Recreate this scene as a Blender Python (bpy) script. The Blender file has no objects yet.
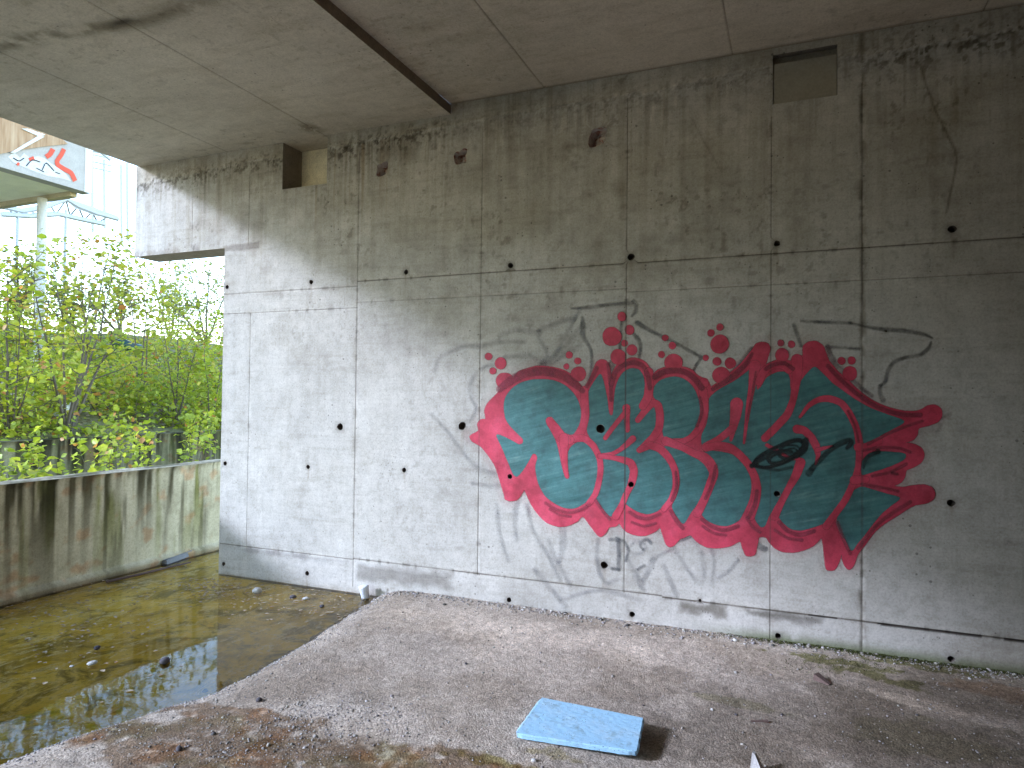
import bpy, bmesh, math, random
import numpy as np
from mathutils import Vector, Matrix
from mathutils.geometry import tessellate_polygon

rng = np.random.default_rng(7)
random.seed(7)
S = bpy.context.scene
COL = S.collection

# ------------------------------------------------------------------ camera
F, YAW, PIT, ROL = 681.757, math.radians(22.5508), math.radians(1.1332), math.radians(.5977)
EYE = np.array([0, 0, 1.6])
_r = np.array([math.cos(YAW), math.sin(YAW), 0]); _f = np.array([-math.sin(YAW), math.cos(YAW), 0]); _u = np.array([0, 0, 1.])
_f, _u = math.cos(PIT)*_f + math.sin(PIT)*_u, -math.sin(PIT)*_f + math.cos(PIT)*_u
_r, _u = math.cos(ROL)*_r + math.sin(ROL)*_u, -math.sin(ROL)*_r + math.cos(ROL)*_u
cam = bpy.data.cameras.new('camera'); cam_o = bpy.data.objects.new('camera', cam); COL.objects.link(cam_o)
M = Matrix.Identity(4)
for i in range(3):
    M[i][0], M[i][1], M[i][2], M[i][3] = _r[i], _u[i], -_f[i], EYE[i]
cam_o.matrix_world = M
cam.sensor_width = 36; cam.lens = F*36/1024; cam.clip_end = 2000; cam.clip_start = .05
S.camera = cam_o

def on(px, py, ax, v):
    """world point seen at photo pixel (px,py) on the plane axis=v (survey helper)"""
    d = _f*F + _r*(px-512) - _u*(py-384)
    t = (v-EYE[ax])/d[ax]
    return EYE + t*d
WALL_Y = 5.1
def wl(px, py):
    p = on(px, py, 1, WALL_Y); return p[0], p[2]

# ------------------------------------------------------------------ tags
def link(o, parent=None):
    COL.objects.link(o)
    if parent is not None: o.parent = parent
    return o
def tag(o, label=None, cat=None, group=None, kind=None):
    if label: o['label'] = label
    if cat: o['category'] = cat
    if group: o['group'] = group
    if kind: o['kind'] = kind
    return o
def empty(name, loc=(0, 0, 0)):
    o = bpy.data.objects.new(name, None); o.location = loc; o.empty_display_size = .1
    return link(o)

# ------------------------------------------------------------------ numpy noise
_G = rng.random((512, 512))
def vnoise(x, y):
    x = np.asarray(x, float); y = np.asarray(y, float)
    xi = np.floor(x).astype(int); yi = np.floor(y).astype(int); xf = x-xi; yf = y-yi
    xf = xf*xf*(3-2*xf); yf = yf*yf*(3-2*yf)
    g = lambda a, b: _G[a % 512, b % 512]
    return (g(xi, yi)*(1-xf)+g(xi+1, yi)*xf)*(1-yf) + (g(xi, yi+1)*(1-xf)+g(xi+1, yi+1)*xf)*yf
def fbm(x, y, o=4):
    s = 0; a = .5; t = 0
    for k in range(o):
        s = s + a*vnoise(x*2**k+17.3*k, y*2**k+5.1*k); t += a; a *= .5
    return s/t
def sstep(a, b, x):
    t = np.clip((x-a)/(b-a), 0, 1); return t*t*(3-2*t)

# ------------------------------------------------------------------ mesh helpers
def mesh_np(name, co, faces, mat, parent=None, tint=None, smooth=False, link_it=True):
    """co (N,3); faces (M,k) int array or list of lists"""
    me = bpy.data.meshes.new(name)
    co = np.asarray(co, np.float32)
    if isinstance(faces, np.ndarray):
        m, k = faces.shape
        me.vertices.add(len(co)); me.vertices.foreach_set('co', co.ravel())
        me.loops.add(m*k); me.loops.foreach_set('vertex_index', faces.astype(np.int32).ravel())
        me.polygons.add(m); me.polygons.foreach_set('loop_start', np.arange(0, m*k, k, dtype=np.int32))
        me.update(calc_edges=True); me.validate()
    else:
        me.from_pydata([tuple(map(float, c)) for c in co], [], faces); me.update()
    if tint is not None:
        tint = np.asarray(tint, np.float32)
        if tint.ndim == 2:
            a = me.attributes.new('tint', 'FLOAT_COLOR', 'POINT')
            c4 = np.ones((len(co), 4), np.float32); c4[:, :3] = tint; a.data.foreach_set('color', c4.ravel())
        else:
            a = me.attributes.new('tint', 'FLOAT', 'POINT'); a.data.foreach_set('value', tint)
    if smooth: me.polygons.foreach_set('use_smooth', np.ones(len(me.polygons), bool))
    me.materials.append(mat)
    o = bpy.data.objects.new(name, me)
    if link_it: link(o, parent)
    return o

class MB:
    """collects boxes / tubes / quads into one mesh"""
    def __init__(s): s.v = []; s.f = []
    def add(s, v, f):
        n = len(s.v); s.v += [tuple(p) for p in v]; s.f += [[i+n for i in q] for q in f]; return s
    def box(s, a, b):
        x0, y0, z0 = a; x1, y1, z1 = b
        return s.add([(x0,y0,z0),(x1,y0,z0),(x1,y1,z0),(x0,y1,z0),(x0,y0,z1),(x1,y0,z1),(x1,y1,z1),(x0,y1,z1)],
                     [[0,3,2,1],[4,5,6,7],[0,1,5,4],[1,2,6,5],[2,3,7,6],[3,0,4,7]])
    def tube(s, pts, rad, n=8, cap=True):
        pts = [np.array(p, float) for p in pts]
        if not hasattr(rad, '__len__'): rad = [rad]*len(pts)
        rings = []; v = []; f = []
        ref = None
        for i, p in enumerate(pts):
            t = pts[min(i+1, len(pts)-1)]-pts[max(i-1, 0)]; t = t/(np.linalg.norm(t)+1e-9)
            if ref is None: ref = np.array([1., 0, 0]) if abs(t[0]) < .8 else np.array([0, 1., 0])
            a = np.cross(t, ref); a /= np.linalg.norm(a)+1e-9; b = np.cross(t, a); ref = np.cross(a, t)
            for k in range(n):
                an = 2*math.pi*k/n; v.append(p+rad[i]*(math.cos(an)*a+math.sin(an)*b))
        for i in range(len(pts)-1):
            for k in range(n):
                f.append([i*n+k, i*n+(k+1) % n, (i+1)*n+(k+1) % n, (i+1)*n+k])
        if cap: f.append(list(range(n))[::-1]); f.append([(len(pts)-1)*n+k for k in range(n)])
        return s.add(v, f)
    def build(s, name, mat, parent=None, smooth=False, bevel=0):
        me = bpy.data.meshes.new(name); me.from_pydata([tuple(map(float, p)) for p in s.v], [], s.f); me.update()
        if bevel:
            bm = bmesh.new(); bm.from_mesh(me)
            bmesh.ops.bevel(bm, geom=bm.edges[:], offset=bevel, segments=2, affect='EDGES'); bm.to_mesh(me); bm.free()
        if smooth: me.polygons.foreach_set('use_smooth', np.ones(len(me.polygons), bool))
        me.materials.append(mat); o = bpy.data.objects.new(name, me); return link(o, parent)

def axis(fine0, fine1, step, outer0, outer1, ostep, extra=()):
    a = np.concatenate([np.arange(outer0, fine0, ostep), np.arange(fine0, fine1, step), np.arange(fine1, outer1, ostep), [outer1]])
    ex = np.array(sorted(extra))
    if len(ex):
        d = np.min(np.abs(a[:, None]-ex[None, :]), axis=1)
        a = np.concatenate([a[d > step*.35], ex])
    return np.unique(np.round(np.sort(a), 5))
def grid_faces(nu, nv, keep=None, flip=False):
    i, j = np.meshgrid(np.arange(nu-1), np.arange(nv-1), indexing='ij')
    a = i*nv+j; q = np.stack([a, a+nv, a+nv+1, a+1], -1)
    if flip: q = q[..., ::-1]
    if keep is not None: return q[keep]
    return q.reshape(-1, 4)

# ------------------------------------------------------------------ material helper
class N:
    def __init__(s, name):
        s.m = bpy.data.materials.new(name); s.m.use_nodes = True; s.t = s.m.node_tree; s.t.nodes.clear()
        s.out = s.n('ShaderNodeOutputMaterial')
    def n(s, ty, **k):
        x = s.t.nodes.new(ty)
        for a, b in k.items(): setattr(x, a, b)
        return x
    def set(s, sock, v):
        if isinstance(v, bpy.types.NodeSocket): s.t.links.new(v, sock)
        elif v is not None:
            if hasattr(sock.default_value, '__len__') and not hasattr(v, '__len__'): v = [v]*len(sock.default_value)
            if hasattr(v, '__len__') and len(v) == 3 and len(sock.default_value) == 4: v = (*v, 1)
            sock.default_value = v
    def math(s, op, a, b=None, c=None, clamp=False):
        x = s.n('ShaderNodeMath', operation=op, use_clamp=clamp)
        for i, v in enumerate((a, b, c)):
            if v is not None: s.set(x.inputs[i], v)
        return x.outputs[0]
    def mix(s, f, a, b, mode='MIX'):
        x = s.n('ShaderNodeMix', data_type='RGBA', blend_type=mode)
        s.set(x.inputs[0], f); s.set(x.inputs[6], a); s.set(x.inputs[7], b); return x.outputs[2]
    def obj(s): return s.n('ShaderNodeTexCoord').outputs['Object']
    def mapping(s, scale=(1, 1, 1), rot=(0, 0, 0), loc=(0, 0, 0), src=None):
        x = s.n('ShaderNodeMapping'); s.set(x.inputs[0], src or s.obj())
        x.inputs['Scale'].default_value = scale; x.inputs['Rotation'].default_value = rot; x.inputs['Location'].default_value = loc
        return x.outputs[0]
    def noise(s, scale, detail=5, rough=.6, vec=None, dist=0):
        x = s.n('ShaderNodeTexNoise'); s.set(x.inputs['Vector'], vec or s.obj())
        x.inputs['Scale'].default_value = scale; x.inputs['Detail'].default_value = detail; x.inputs['Roughness'].default_value = rough
        x.inputs['Distortion'].default_value = dist
        return x.outputs[0]
    def voro(s, scale, vec=None, feature='F1', out='Distance'):
        x = s.n('ShaderNodeTexVoronoi', feature=feature); s.set(x.inputs['Vector'], vec or s.obj()); x.inputs['Scale'].default_value = scale
        return x.outputs[out]
    def ramp(s, f, stops, interp='LINEAR'):
        x = s.n('ShaderNodeValToRGB'); s.set(x.inputs[0], f); e = x.color_ramp.elements; x.color_ramp.interpolation = interp
        while len(e) < len(stops): e.new(.5)
        for k, (p, c) in enumerate(stops):
            e[k].position = p; e[k].color = (c, c, c, 1) if not hasattr(c, '__len__') else (*c, 1)
        return x.outputs[0]
    def mr(s, v, a, b, c=0, d=1):
        x = s.n('ShaderNodeMapRange'); s.set(x.inputs[0], v)
        for i, q in enumerate((a, b, c, d)): x.inputs[i+1].default_value = q
        return x.outputs[0]
    def attr(s, name, out='Color'):
        return s.n('ShaderNodeAttribute', attribute_name=name).outputs[out]
    def bump(s, h, strength=.3, dist=.01, normal=None):
        x = s.n('ShaderNodeBump'); x.inputs['Strength'].default_value = strength; x.inputs['Distance'].default_value = dist
        s.set(x.inputs['Height'], h)
        if normal is not None: s.set(x.inputs['Normal'], normal)
        return x.outputs[0]
    def bsdf(s, col, rough=.85, normal=None, spec=.3, alpha=None, metal=0, trans=0):
        x = s.n('ShaderNodeBsdfPrincipled')
        s.set(x.inputs['Base Color'], col); s.set(x.inputs['Roughness'], rough); s.set(x.inputs['Specular IOR Level'], spec); s.set(x.inputs['Metallic'], metal)
        if normal is not None: s.set(x.inputs['Normal'], normal)
        if alpha is not None: s.set(x.inputs['Alpha'], alpha)
        s.t.links.new(x.outputs[0], s.out.inputs[0]); return x

def concrete_mat(name, c0, c1, c2, use_tint=True, grain=1.0, board=None, bmix=.25, cross=None):
    """c0 dark, c1 mid, c2 pale; board: axis scale tuple for board-mark streaks"""
    m = N(name); o = m.obj()
    big = m.noise(.9, 6, .62, o); mid = m.noise(7, 6, .68, o); fine = m.noise(70, 5, .7, o); grit = m.noise(320, 2, .6, o)
    v = m.math('ADD', m.math('MULTIPLY', big, .5), m.math('MULTIPLY', mid, .5))
    col = m.ramp(v, [(.33, c0), (.5, c1), (.68, c2)])
    if board:
        st = m.noise(1, 4, .65, m.mapping(scale=board, src=o))
        col = m.mix(bmix, col, m.ramp(st, [(.3, (.62, .6, .57)), (.5, (1, 1, 1)), (.72, (1.12, 1.12, 1.12))]), 'MULTIPLY')
    col = m.mix(.6, col, m.ramp(fine, [(.3, (.66, .61, .6)), (.5, (1, 1, 1)), (.7, (1.2, 1.2, 1.2))]), 'MULTIPLY')
    f2 = m.noise(26, 6, .75, o); col = m.mix(.4, col, m.ramp(f2, [(.34, (.70, .68, .65)), (.5, (1, 1, 1)), (.66, (1.12, 1.12, 1.12))]), 'MULTIPLY')
    if cross:
        c2_ = m.noise(1, 5, .7, m.mapping(scale=cross, src=o))
        col = m.mix(.22, col, m.ramp(c2_, [(.32, (.74, .72, .68)), (.5, (1, 1, 1)), (.68, (1.1, 1.1, 1.1))]), 'MULTIPLY')
    sp_ = m.noise(150, 3, .8, o); col = m.mix(m.math('MULTIPLY', m.mr(sp_, .60, .72), m.mr(mid, .35, .65)), col, m.mix(1, col, (.55, .53, .5), 'MULTIPLY'))
    # air holes left by the formwork: small, sparse, irregular
    cell = m.voro(26, m.mapping(src=o)); keep = m.voro(26, o, out='Color')
    sep = m.n('ShaderNodeSeparateColor'); m.set(sep.inputs[0], keep)
    patchy = m.mr(m.noise(1.7, 3, .5, o), .45, .62)
    rad = m.math('MULTIPLY', m.math('MULTIPLY', m.math('POWER', sep.outputs[0], 4), .20), m.math('ADD', patchy, .25))
    cell2 = m.voro(61, m.mapping(scale=(1, 1, .7), src=o)); sep2 = m.n('ShaderNodeSeparateColor'); m.set(sep2.inputs[0], m.voro(61, m.mapping(scale=(1, 1, .7), src=o), out='Color'))
    patch2 = m.mr(m.noise(2.6, 4, .6, m.mapping(loc=(5, 3, 1), src=o)), .5, .66)
    rad2 = m.math('MULTIPLY', m.math('MULTIPLY', m.math('POWER', sep2.outputs[1], 3), .30), patch2)
    pit = m.math('MAXIMUM', m.math('LESS_THAN', cell, rad), m.math('LESS_THAN', cell2, rad2))
    col = m.mix(m.math('MULTIPLY', pit, .62), col, (.10, .09, .08))
    if use_tint: col = m.mix(1, col, m.attr('tint'), 'MULTIPLY')
    h = m.math('ADD', m.math('MULTIPLY', fine, .5*grain), m.math('MULTIPLY', grit, .35*grain))
    h = m.math('ADD', h, m.math('MULTIPLY', mid, .6)); h = m.math('SUBTRACT', h, m.math('MULTIPLY', pit, .8))
    m.bsdf(col, m.ramp(mid, [(.3, .78), (.7, .95)]), m.bump(h, .35, .006), .25)
    return m.m

def plain_mat(name, c, rough=.8, scale=12, var=.25, bump=.2, metal=0, spec=.3):
    m = N(name); n = m.noise(scale, 5, .65); f = m.noise(scale*9, 3, .6)
    lo = tuple(max(0, x*(1-var)) for x in c); hi = tuple(x*(1+var) for x in c)
    col = m.mix(.5, m.ramp(n, [(.3, lo), (.7, hi)]), m.ramp(f, [(.3, lo), (.7, hi)]))
    m.bsdf(col, rough, m.bump(f, bump, .004), spec, metal=metal); return m.m

# ==================================================================== WALL
wall_conc = concrete_mat('wall_concrete', (.365, .338, .29), (.48, .45, .395), (.57, .54, .48), board=(24, 24, .8), bmix=.16, cross=(2.2, 2.2, 34))
X0, X1B, XE = -6.455, -5.205, 6.0      # block end, wall end, far end
ZB, ZT, ZBL = -.45, 4.0, 3.045
ZTR = 4.125
STEP_X = -2.708
# formwork seams: (axis, position, lo, hi, half width m, darkness)
SEAMS = [('x', -4.86, .12, 2.39, .004, .45), ('x', -3.63, -.1, 3.8, .006, .50), ('x', -2.405, .14, 3.86, .004, .55),
         ('x', -1.185, .14, 3.9, .005, .7), ('x', -.157, -.1, 3.6, .0045, .6), ('x', .413, -.1, 3.75, .007, .6),
         ('x', -4.9, 3.05, 3.8, .004, .3), ('x', -5.64, 3.06, 3.62, .003, .45), ('x', 2.6, -.1, 4, .005, .6), ('x', 3.85, -.1, 4, .005, .6),
         ('z', 2.585, -5.2, -3.63, .005, .5), ('z', 2.39, -5.2, -3.63, .004, .5), ('z', 2.628, -3.63, 6, .007, .78),
         ('z', 2.437, -3.63, -1.18, .004, .4), ('z', 2.41, -1.18, 6, .004, .4), ('z', .142, -5.2, -3.63, .006, .6), ('z', .15, -3.63, -.9, .007, .72), ('z', .14, -.9, 6, .008, .8)]
P1 = (-4.5, -3.985, 3.552, ZT)      # pocket 1 x0,x1,z0,z1
P2 = (-.15, .262, 3.685, 4.035)     # pocket 2
xs_extra = [X1B, P1[0], P1[1], P2[0], P2[1], STEP_X]
zs_extra = [ZBL, P1[2], P2[2], P2[3], ZT]
for ax, p, lo, hi, w, d in SEAMS:
    (xs_extra if ax == 'x' else zs_extra).extend([p-w, p, p+w])
xs = axis(X0, 1.75, .0095, X0, XE, .12, xs_extra); zs = axis(-.22, ZTR, .0095, ZB, ZTR, .06, zs_extra)
XX, ZZ = np.meshgrid(xs, zs, indexing='ij')

HOLES = [(406, 272, .022, 0), (510.5, 265.5, .024, 0), (631, 257, .027, 0), (777, 243.5, .022, 0), (952, 229, .026, 0), (311, 282, .022, 0), (227, 287, .022, 0),
         (340, 427, .033, 0), (462, 426, .035, 0), (600.6, 428.7, .034, 0), (308, 467, .020, 0), (404, 470, .021, 0), (225, 463.5, .022, 0), (510, 476.5, .02, 0),
         (631.2, 484.4, .021, 0), (777, 493.7, .021, 0), (951, 503, .024, 0), (604, 565, .028, 0), (223.5, 564, .02, 0), (307, 573.5, .022, 0), (509, 600, .02, 0), (632, 614.5, .021, 0),
         (778, 636, .02, 0), (951, 659, .021, 0), (700, 600.5, .011, 0), (886, 331, .008, 0),
         (382, 169, .055, 1), (460.5, 156, .058, 1), (598, 137, .07, 1)]
def wall_tint(x, z):
    t = np.ones(x.shape+(3,)); d = np.zeros(x.shape)
    br = lambda amt, c: t.__imul__(1-np.clip(amt, 0, 1)[..., None]*(1-np.array(c)))
    # cloudy weathering, vertical streaks
    t *= (.83+.34*fbm(x*1.1, z*1.1+9, 5))[..., None]
    st = fbm(x*17, z*.7+3, 4)
    br(sstep(.5, .75, st)*sstep(1.6, 3.9, z)*.42, (.66, .62, .54))
    st2 = fbm(x*45+31, z*1.6, 3)
    br(sstep(.58, .8, st2)*sstep(2.6, 3.9, z)*.4, (.6, .57, .5))
    hi_ = .4+.6*sstep(1.4, 3.0, z)
    br(sstep(.5, .68, fbm(x*1.6+70, z*1.5+3, 5))*.28*hi_, (.66, .64, .6)); br(sstep(.55, .72, fbm(x*4+7, z*5+31, 5))*.35*hi_, (.66, .63, .58)); br(sstep(.62, .78, fbm(x*2.4+3, z*26+8, 4))*.22, (.6, .57, .52))
    # mottled dark wash on the upper lift
    br(sstep(.5, .72, fbm(x*1.9+40, z*2.6, 5))*sstep(2.2, 3.0, z)*.45, (.7, .66, .58))
    # cold joint under the slab: rough, with drips of soot running down
    cj = np.interp(x, [-6.5, -5.6, -4.8, -4.5, -3.9, -2.25, -1.2, -.17, .25, .52, 1.3, 6], [3.80, 3.83, 3.86, 3.84, 3.86, 3.9, 3.9, 3.935, 3.92, 3.90, 3.93, 3.95])
    cj = cj + .05*(fbm(x*5, x*0+2.2, 4)-.5)
    dz = z-cj
    rough = fbm(x*38, z*38+7, 3)
    env = np.interp(x, [-6.5, -4.6, -4.4, -3.7, -2.9, -2.6, -.3, .35, .6, 1.4, 6], [.75, .75, .8, .9, .75, .35, .4, .35, .8, 1, 1])
    br(np.exp(-(dz/.022)**2)*sstep(.45, .66, rough)*.9*env, (.32, .29, .25)); t *= (1+.25*np.exp(-((dz-.012)/.025)**2)*sstep(.45, .6, fbm(x*44+5, z*44, 3)))[..., None]
    br(np.exp(-((dz+.03)/.05)**2)*sstep(.52, .7, fbm(x*80, z*60, 3))*.5*env, (.42, .38, .33)); br(np.exp(-((dz+.02)/.11)**2)*sstep(.57, .64, fbm(x*34+3, z*34+11, 5))*.95*env, (.28, .25, .21))
    L = .05+.65*np.maximum(0, fbm(x*23+90, x*0, 3)-.42)*2.2
    drip = sstep(.5, .72, fbm(x*55+11, z*.9+60, 3))*np.clip(1+dz/L, 0, 1)*(dz < 0)
    br(drip*.9*env, (.46, .42, .35))
    rust = sstep(.6, .78, fbm(x*30+200, z*.5, 3))*np.clip(1+dz/1.1, 0, 1)*(dz < 0)*np.exp(-((x+3.85)/.5)**2)
    br(rust*.9, (.62, .45, .27))
    pale = sstep(.55, .7, fbm(x*22+5, z*3, 3))*np.exp(-((dz+.12)/.13)**2)*((x > -3)&(x < .0))
    t *= (1+.22*pale)[..., None]
    up = dz > .02; t[up] *= np.array([1.0, .97, .92])
    # lumpy bleeding along the old joint at x=.413
    q = np.abs(x-.413-.012*(fbm(z*6, z*0+1, 3)-.5)*2)
    br(np.exp(-(q/.022)**2)*sstep(.38, .66, fbm(x*40, z*13+70, 3))*.8, (.42, .39, .34))
    br(np.exp(-((x+.157)/.05)**2)*sstep(.5, .7, fbm(x*18, z*4+33, 4))*sstep(2.5, 3.3, z)*.8, (.5, .47, .4))
    br(np.exp(-((x+3.63)/.02)**2)*sstep(.42, .7, fbm(x*30, z*9+13, 3))*.5, (.6, .58, .57))
    # formwork seams
    for ax, p, lo, hi, w, dk in SEAMS:
        a, b = (x, z) if ax == 'x' else (z, x)
        wob = .62+.38*sstep(.25, .6, fbm(b*4+p*13, b*0+3, 4))
        m = np.clip(1-np.abs(a-p)/(w*1.01), 0, 1)**.6*((b >= lo) & (b <= hi))*wob
        br(np.minimum(1, m*dk*1.45), (.26, .23, .2))
        t *= (1+.10*np.exp(-((np.abs(a-p)-w*2.6)/(w*1.3))**2)*((b >= lo) & (b <= hi))*sstep(.4, .6, fbm(b*9+p, b*0+6, 3)))[..., None]
        chip = np.exp(-((a-p)/(.009+.012*fbm(b*31+p, b*0, 2)))**2)*((b >= lo) & (b <= hi))*sstep(.64, .74, fbm(b*19+p*7, b*0+8, 4)); br(chip*.6*min(1, dk*1.4), (.25, .22, .19))
        halo = np.exp(-((a-p)/(.03))**2)*((b >= lo) & (b <= hi))*sstep(.5, .75, fbm(b*7+p*3, a*9, 4))
        br(halo*.35, (.6, .56, .5))
    # plinth below the lowest seam
    pl = (z < .14)
    t[pl] *= np.array([1.04, 1.04, 1.05])
    def patch(px0, px1, z0, z1, amt, c, sc=14, sd=0):
        m = sstep(-.02, .05, np.minimum(np.minimum(x-px0, px1-x), np.minimum(z-z0, z1-z))+.09*(fbm(x*sc+sd, z*sc*1.6, 4)-.5))
        br(m*amt, c)
    patch(-3.6, -2.62, -.03, .135, .95, (.56, .545, .53), 9, 3); patch(-4.95, -3.66, .085, .14, .8, (.58, .57, .58), 11, 8)
    patch(-.78, -.45, .05, .14, .98, (.42, .40, .37), 12, 21); patch(-.33, .18, .07, .145, .98, (.40, .39, .37), 12, 31)
    patch(-5.2, -3.2, -.3, -.11, .6, (.70, .64, .56), 12, 40)
    br(((z < .146) & (z > .128+.008*fbm(x*3, x*0+5, 3)) & (((x > .5) & (x < 1.08)) | ((x > .09) & (x < .27)) | (x > 1.2)))*.9, (.13, .11, .1))
    # green growth and damp along the foot on the right
    foot = -.085
    g = sstep(.40, .62, fbm(x*11, z*11+55, 4)+.35*sstep(.2, 0, z-foot))*sstep(foot+.12, foot+.0, z)*sstep(-.75, -.1, x)
    br(g*.95, (.20, .26, .08))
    br(sstep(.25, 0, z)*sstep(.5, 1.4, x)*.5, (.6, .55, .45))
    br(np.exp(-((z-foot)/.022)**2)*((x > -3.35) & (x < -1.6))*sstep(.42, .6, fbm(x*26, z*20, 3))*.9, (.2, .18, .16))
    for hx_, hz_, rad_, kd_ in HOLES:
        a, b = wl(hx_, hz_); ln_ = .12+.25*(int(hx_*7) % 5)/5
        br(np.exp(-((x-a-.006*np.sin(z*30))/(rad_*.55))**2)*np.clip(1-(b-z)/ln_, 0, 1)*(z < b)*sstep(.3, .6, fbm(x*60+hx_, z*5, 3))*.5, (.55, .45, .36)); br((kd_ == 0)*np.exp(-(((x-a)**2+(z-b)**2)/(rad_*1.5)**2))*.25, (.6, .55, .5))
    spk = sstep(.66, .72, fbm(x*27+60, z*22+5, 4))*sstep(.47, .6, fbm(x*1.4+33, z*1.4+12, 3)); br(spk*.5*(.35+.65*sstep(1.5, 3.2, z)), (.42, .39, .34))
    # smudges, hairline cracks, scuffs
    def crack(pts, w, amt):
        P = [wl(*p) for p in pts]
        dd = np.full(x.shape, 9.)
        for (ax_, az), (bx, bz) in zip(P[:-1], P[1:]):
            vx, vz = bx-ax_, bz-az; tt = np.clip(((x-ax_)*vx+(z-az)*vz)/(vx*vx+vz*vz), 0, 1)
            dd = np.minimum(dd, np.hypot(x-ax_-tt*vx+.008*(fbm(z*14, x*14, 3)-.5), z-az-tt*vz))
        br(np.clip(1-dd/w, 0, 1)*amt, (.35, .32, .28))
    crack([(921, 68), (935, 110), (955, 150), (957, 160), (952, 185), (947, 212)], .011, .8)
    crack([(692, 118), (704, 142), (722, 172)], .009, .4)
    crack([(640, 330), (645, 300)], .006, .2)
    for (cx, cy, rr, am) in ((957, 157, .05, .7), (721, 128, .1, .5), (736, 110, .06, .5), (575, 145, .09, .4), (590, 190, .12, .35), (382, 158, .09, .6), (405, 155, .06, .4), (660, 190, .06, .4)):
        a, b = wl(cx, cy); br(np.exp(-(((x-a)**2+(z-b)**2)/rr**2))*sstep(.4, .65, fbm(x*12, z*12+cx, 4))*am, (.45, .42, .36))
    # grey mortar dabbed along the underside of the lintel
    blk = sstep(.0, .03, np.minimum(x+5.24, -4.75-x)+.03*(fbm(x*30, z*30, 3)-.5))*sstep(.0, .02, np.minimum(z-3.0, 3.075+.03*(x+5.2)-z)+.02*(fbm(x*25, z*25+9, 3)-.5))
    br(blk*.9, (.6, .57, .55))
    edge = sstep(.10, .0, z-ZBL)*(x < X1B)*sstep(.42, .6, fbm(x*16, z*16, 4)); br(edge*.7, (.6, .56, .55))
    edge = sstep(.09, .0, x-X0)*(x < X1B)*sstep(.42, .6, fbm(x*16, z*9+4, 4)); br(edge*.6, (.6, .58, .6))
    # dark spatters
    br(sstep(.82, .87, vnoise(x*34, z*29+400))*sstep(.5, .7, fbm(x*1.3+8, z*1.3+8, 3))*.3, (.45, .43, .4))
    return t

tint = wall_tint(XX, ZZ)
YY = np.full(XX.shape, WALL_Y)
YY += .0025*(fbm(XX*1.2, ZZ*1.2, 3)-.5)                      # slight waviness
for ax, p, lo, hi, w, d in SEAMS:
    a, b = (XX, ZZ) if ax == 'x' else (ZZ, XX)
    YY += np.where((np.abs(a-p) < w*.5) & (b >= lo) & (b <= hi), .004, 0)
keep = np.ones((len(xs)-1, len(zs)-1), bool)
cxm = (xs[:-1]+xs[1:])/2; czm = (zs[:-1]+zs[1:])/2
keep &= ~((cxm[:, None] < X1B) & (czm[None, :] < ZBL))
keep &= ~((cxm[:, None] < STEP_X) & (czm[None, :] > ZT+.012))
for p in (P1, P2): keep &= ~((cxm[:, None] > p[0]) & (cxm[:, None] < p[1]) & (czm[None, :] > p[2]) & (czm[None, :] < p[3]))
co = np.stack([XX, YY, ZZ], -1).reshape(-1, 3); tv = tint.reshape(-1, 3)
nz = len(zs)
extra_v = []; extra_f = []; extra_t = []; cups = []
for hx, hz, rad, kind in HOLES:
    a, b = wl(hx, hz); g = 1.9 if not kind else 1.6
    i0 = np.searchsorted(xs, a-rad*g)-1; i1 = np.searchsorted(xs, a+rad*g); j0 = np.searchsorted(zs, b-rad*g)-1; j1 = np.searchsorted(zs, b+rad*g)
    keep[i0:i1, j0:j1] = False
    loop = [(i, j0) for i in range(i0, i1)] + [(i1, j) for j in range(j0, j1)] + [(i, j1) for i in range(i1, i0, -1)] + [(i0, j) for j in range(j1, j0, -1)]
    idx = [i*nz+j for i, j in loop]; n0 = len(co)+len(extra_v); cup = []
    sd = hx*.37
    for (i, j) in loop:
        an = math.atan2(zs[j]-b, xs[i]-a)
        sq_ = (abs(math.cos(an))**5+abs(math.sin(an))**5)**-.2 if kind else 1
        rr = rad*sq_*.96*(1+(.42 if kind else .16)*(float(vnoise(math.cos(an)*(1.1 if kind else 1.5)+sd, math.sin(an)*(1.1 if kind else 1.5)+9))-.5)*1.6)
        p = (a+rr*math.cos(an), WALL_Y+.002, b+rr*math.sin(an)); extra_v.append(p); cup.append(p)
        k = .8 if not kind else .95; extra_t.append(k)
    m = len(idx)
    for q in range(m): extra_f.append([idx[q], idx[(q+1) % m], n0+(q+1) % m, n0+q])
    cups.append((a, b, rad, kind, cup, sd))
faces = grid_faces(len(xs), nz, keep)
_ev = np.array(extra_v); extra_t = wall_tint(_ev[:, 0], _ev[:, 2])*np.array(extra_t)[:, None]
co2 = np.concatenate([co, _ev]); tv2 = np.concatenate([tv, extra_t])
fc = np.concatenate([faces, np.array(extra_f)])
# closing faces: end, underside, back, pocket reveals
def quadpush(pts, tn):
    global co2, tv2, fc
    n = len(co2); co2 = np.concatenate([co2, np.array(pts, float)]); tv2 = np.concatenate([tv2, np.tile(np.array(tn, float), (4, 1))]); fc = np.concatenate([fc, [[n, n+1, n+2, n+3]]])
def rect(u0, u1, v0, v1, fn, tn, nu=1, nv=1):
    us = np.linspace(u0, u1, nu+1); vs = np.linspace(v0, v1, nv+1)
    for i in range(nu):
        for j in range(nv): quadpush([fn(us[i], vs[j]), fn(us[i+1], vs[j]), fn(us[i+1], vs[j+1]), fn(us[i], vs[j+1])], tn)
TH = .30; YB = WALL_Y+TH
rect(WALL_Y, YB, ZB, ZBL, lambda u, v: (X1B, u, v), (.95, .95, .95))
rect(X0, X1B, WALL_Y, YB, lambda u, v: (u, v, ZBL), (.8, .72, .66))
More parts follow.
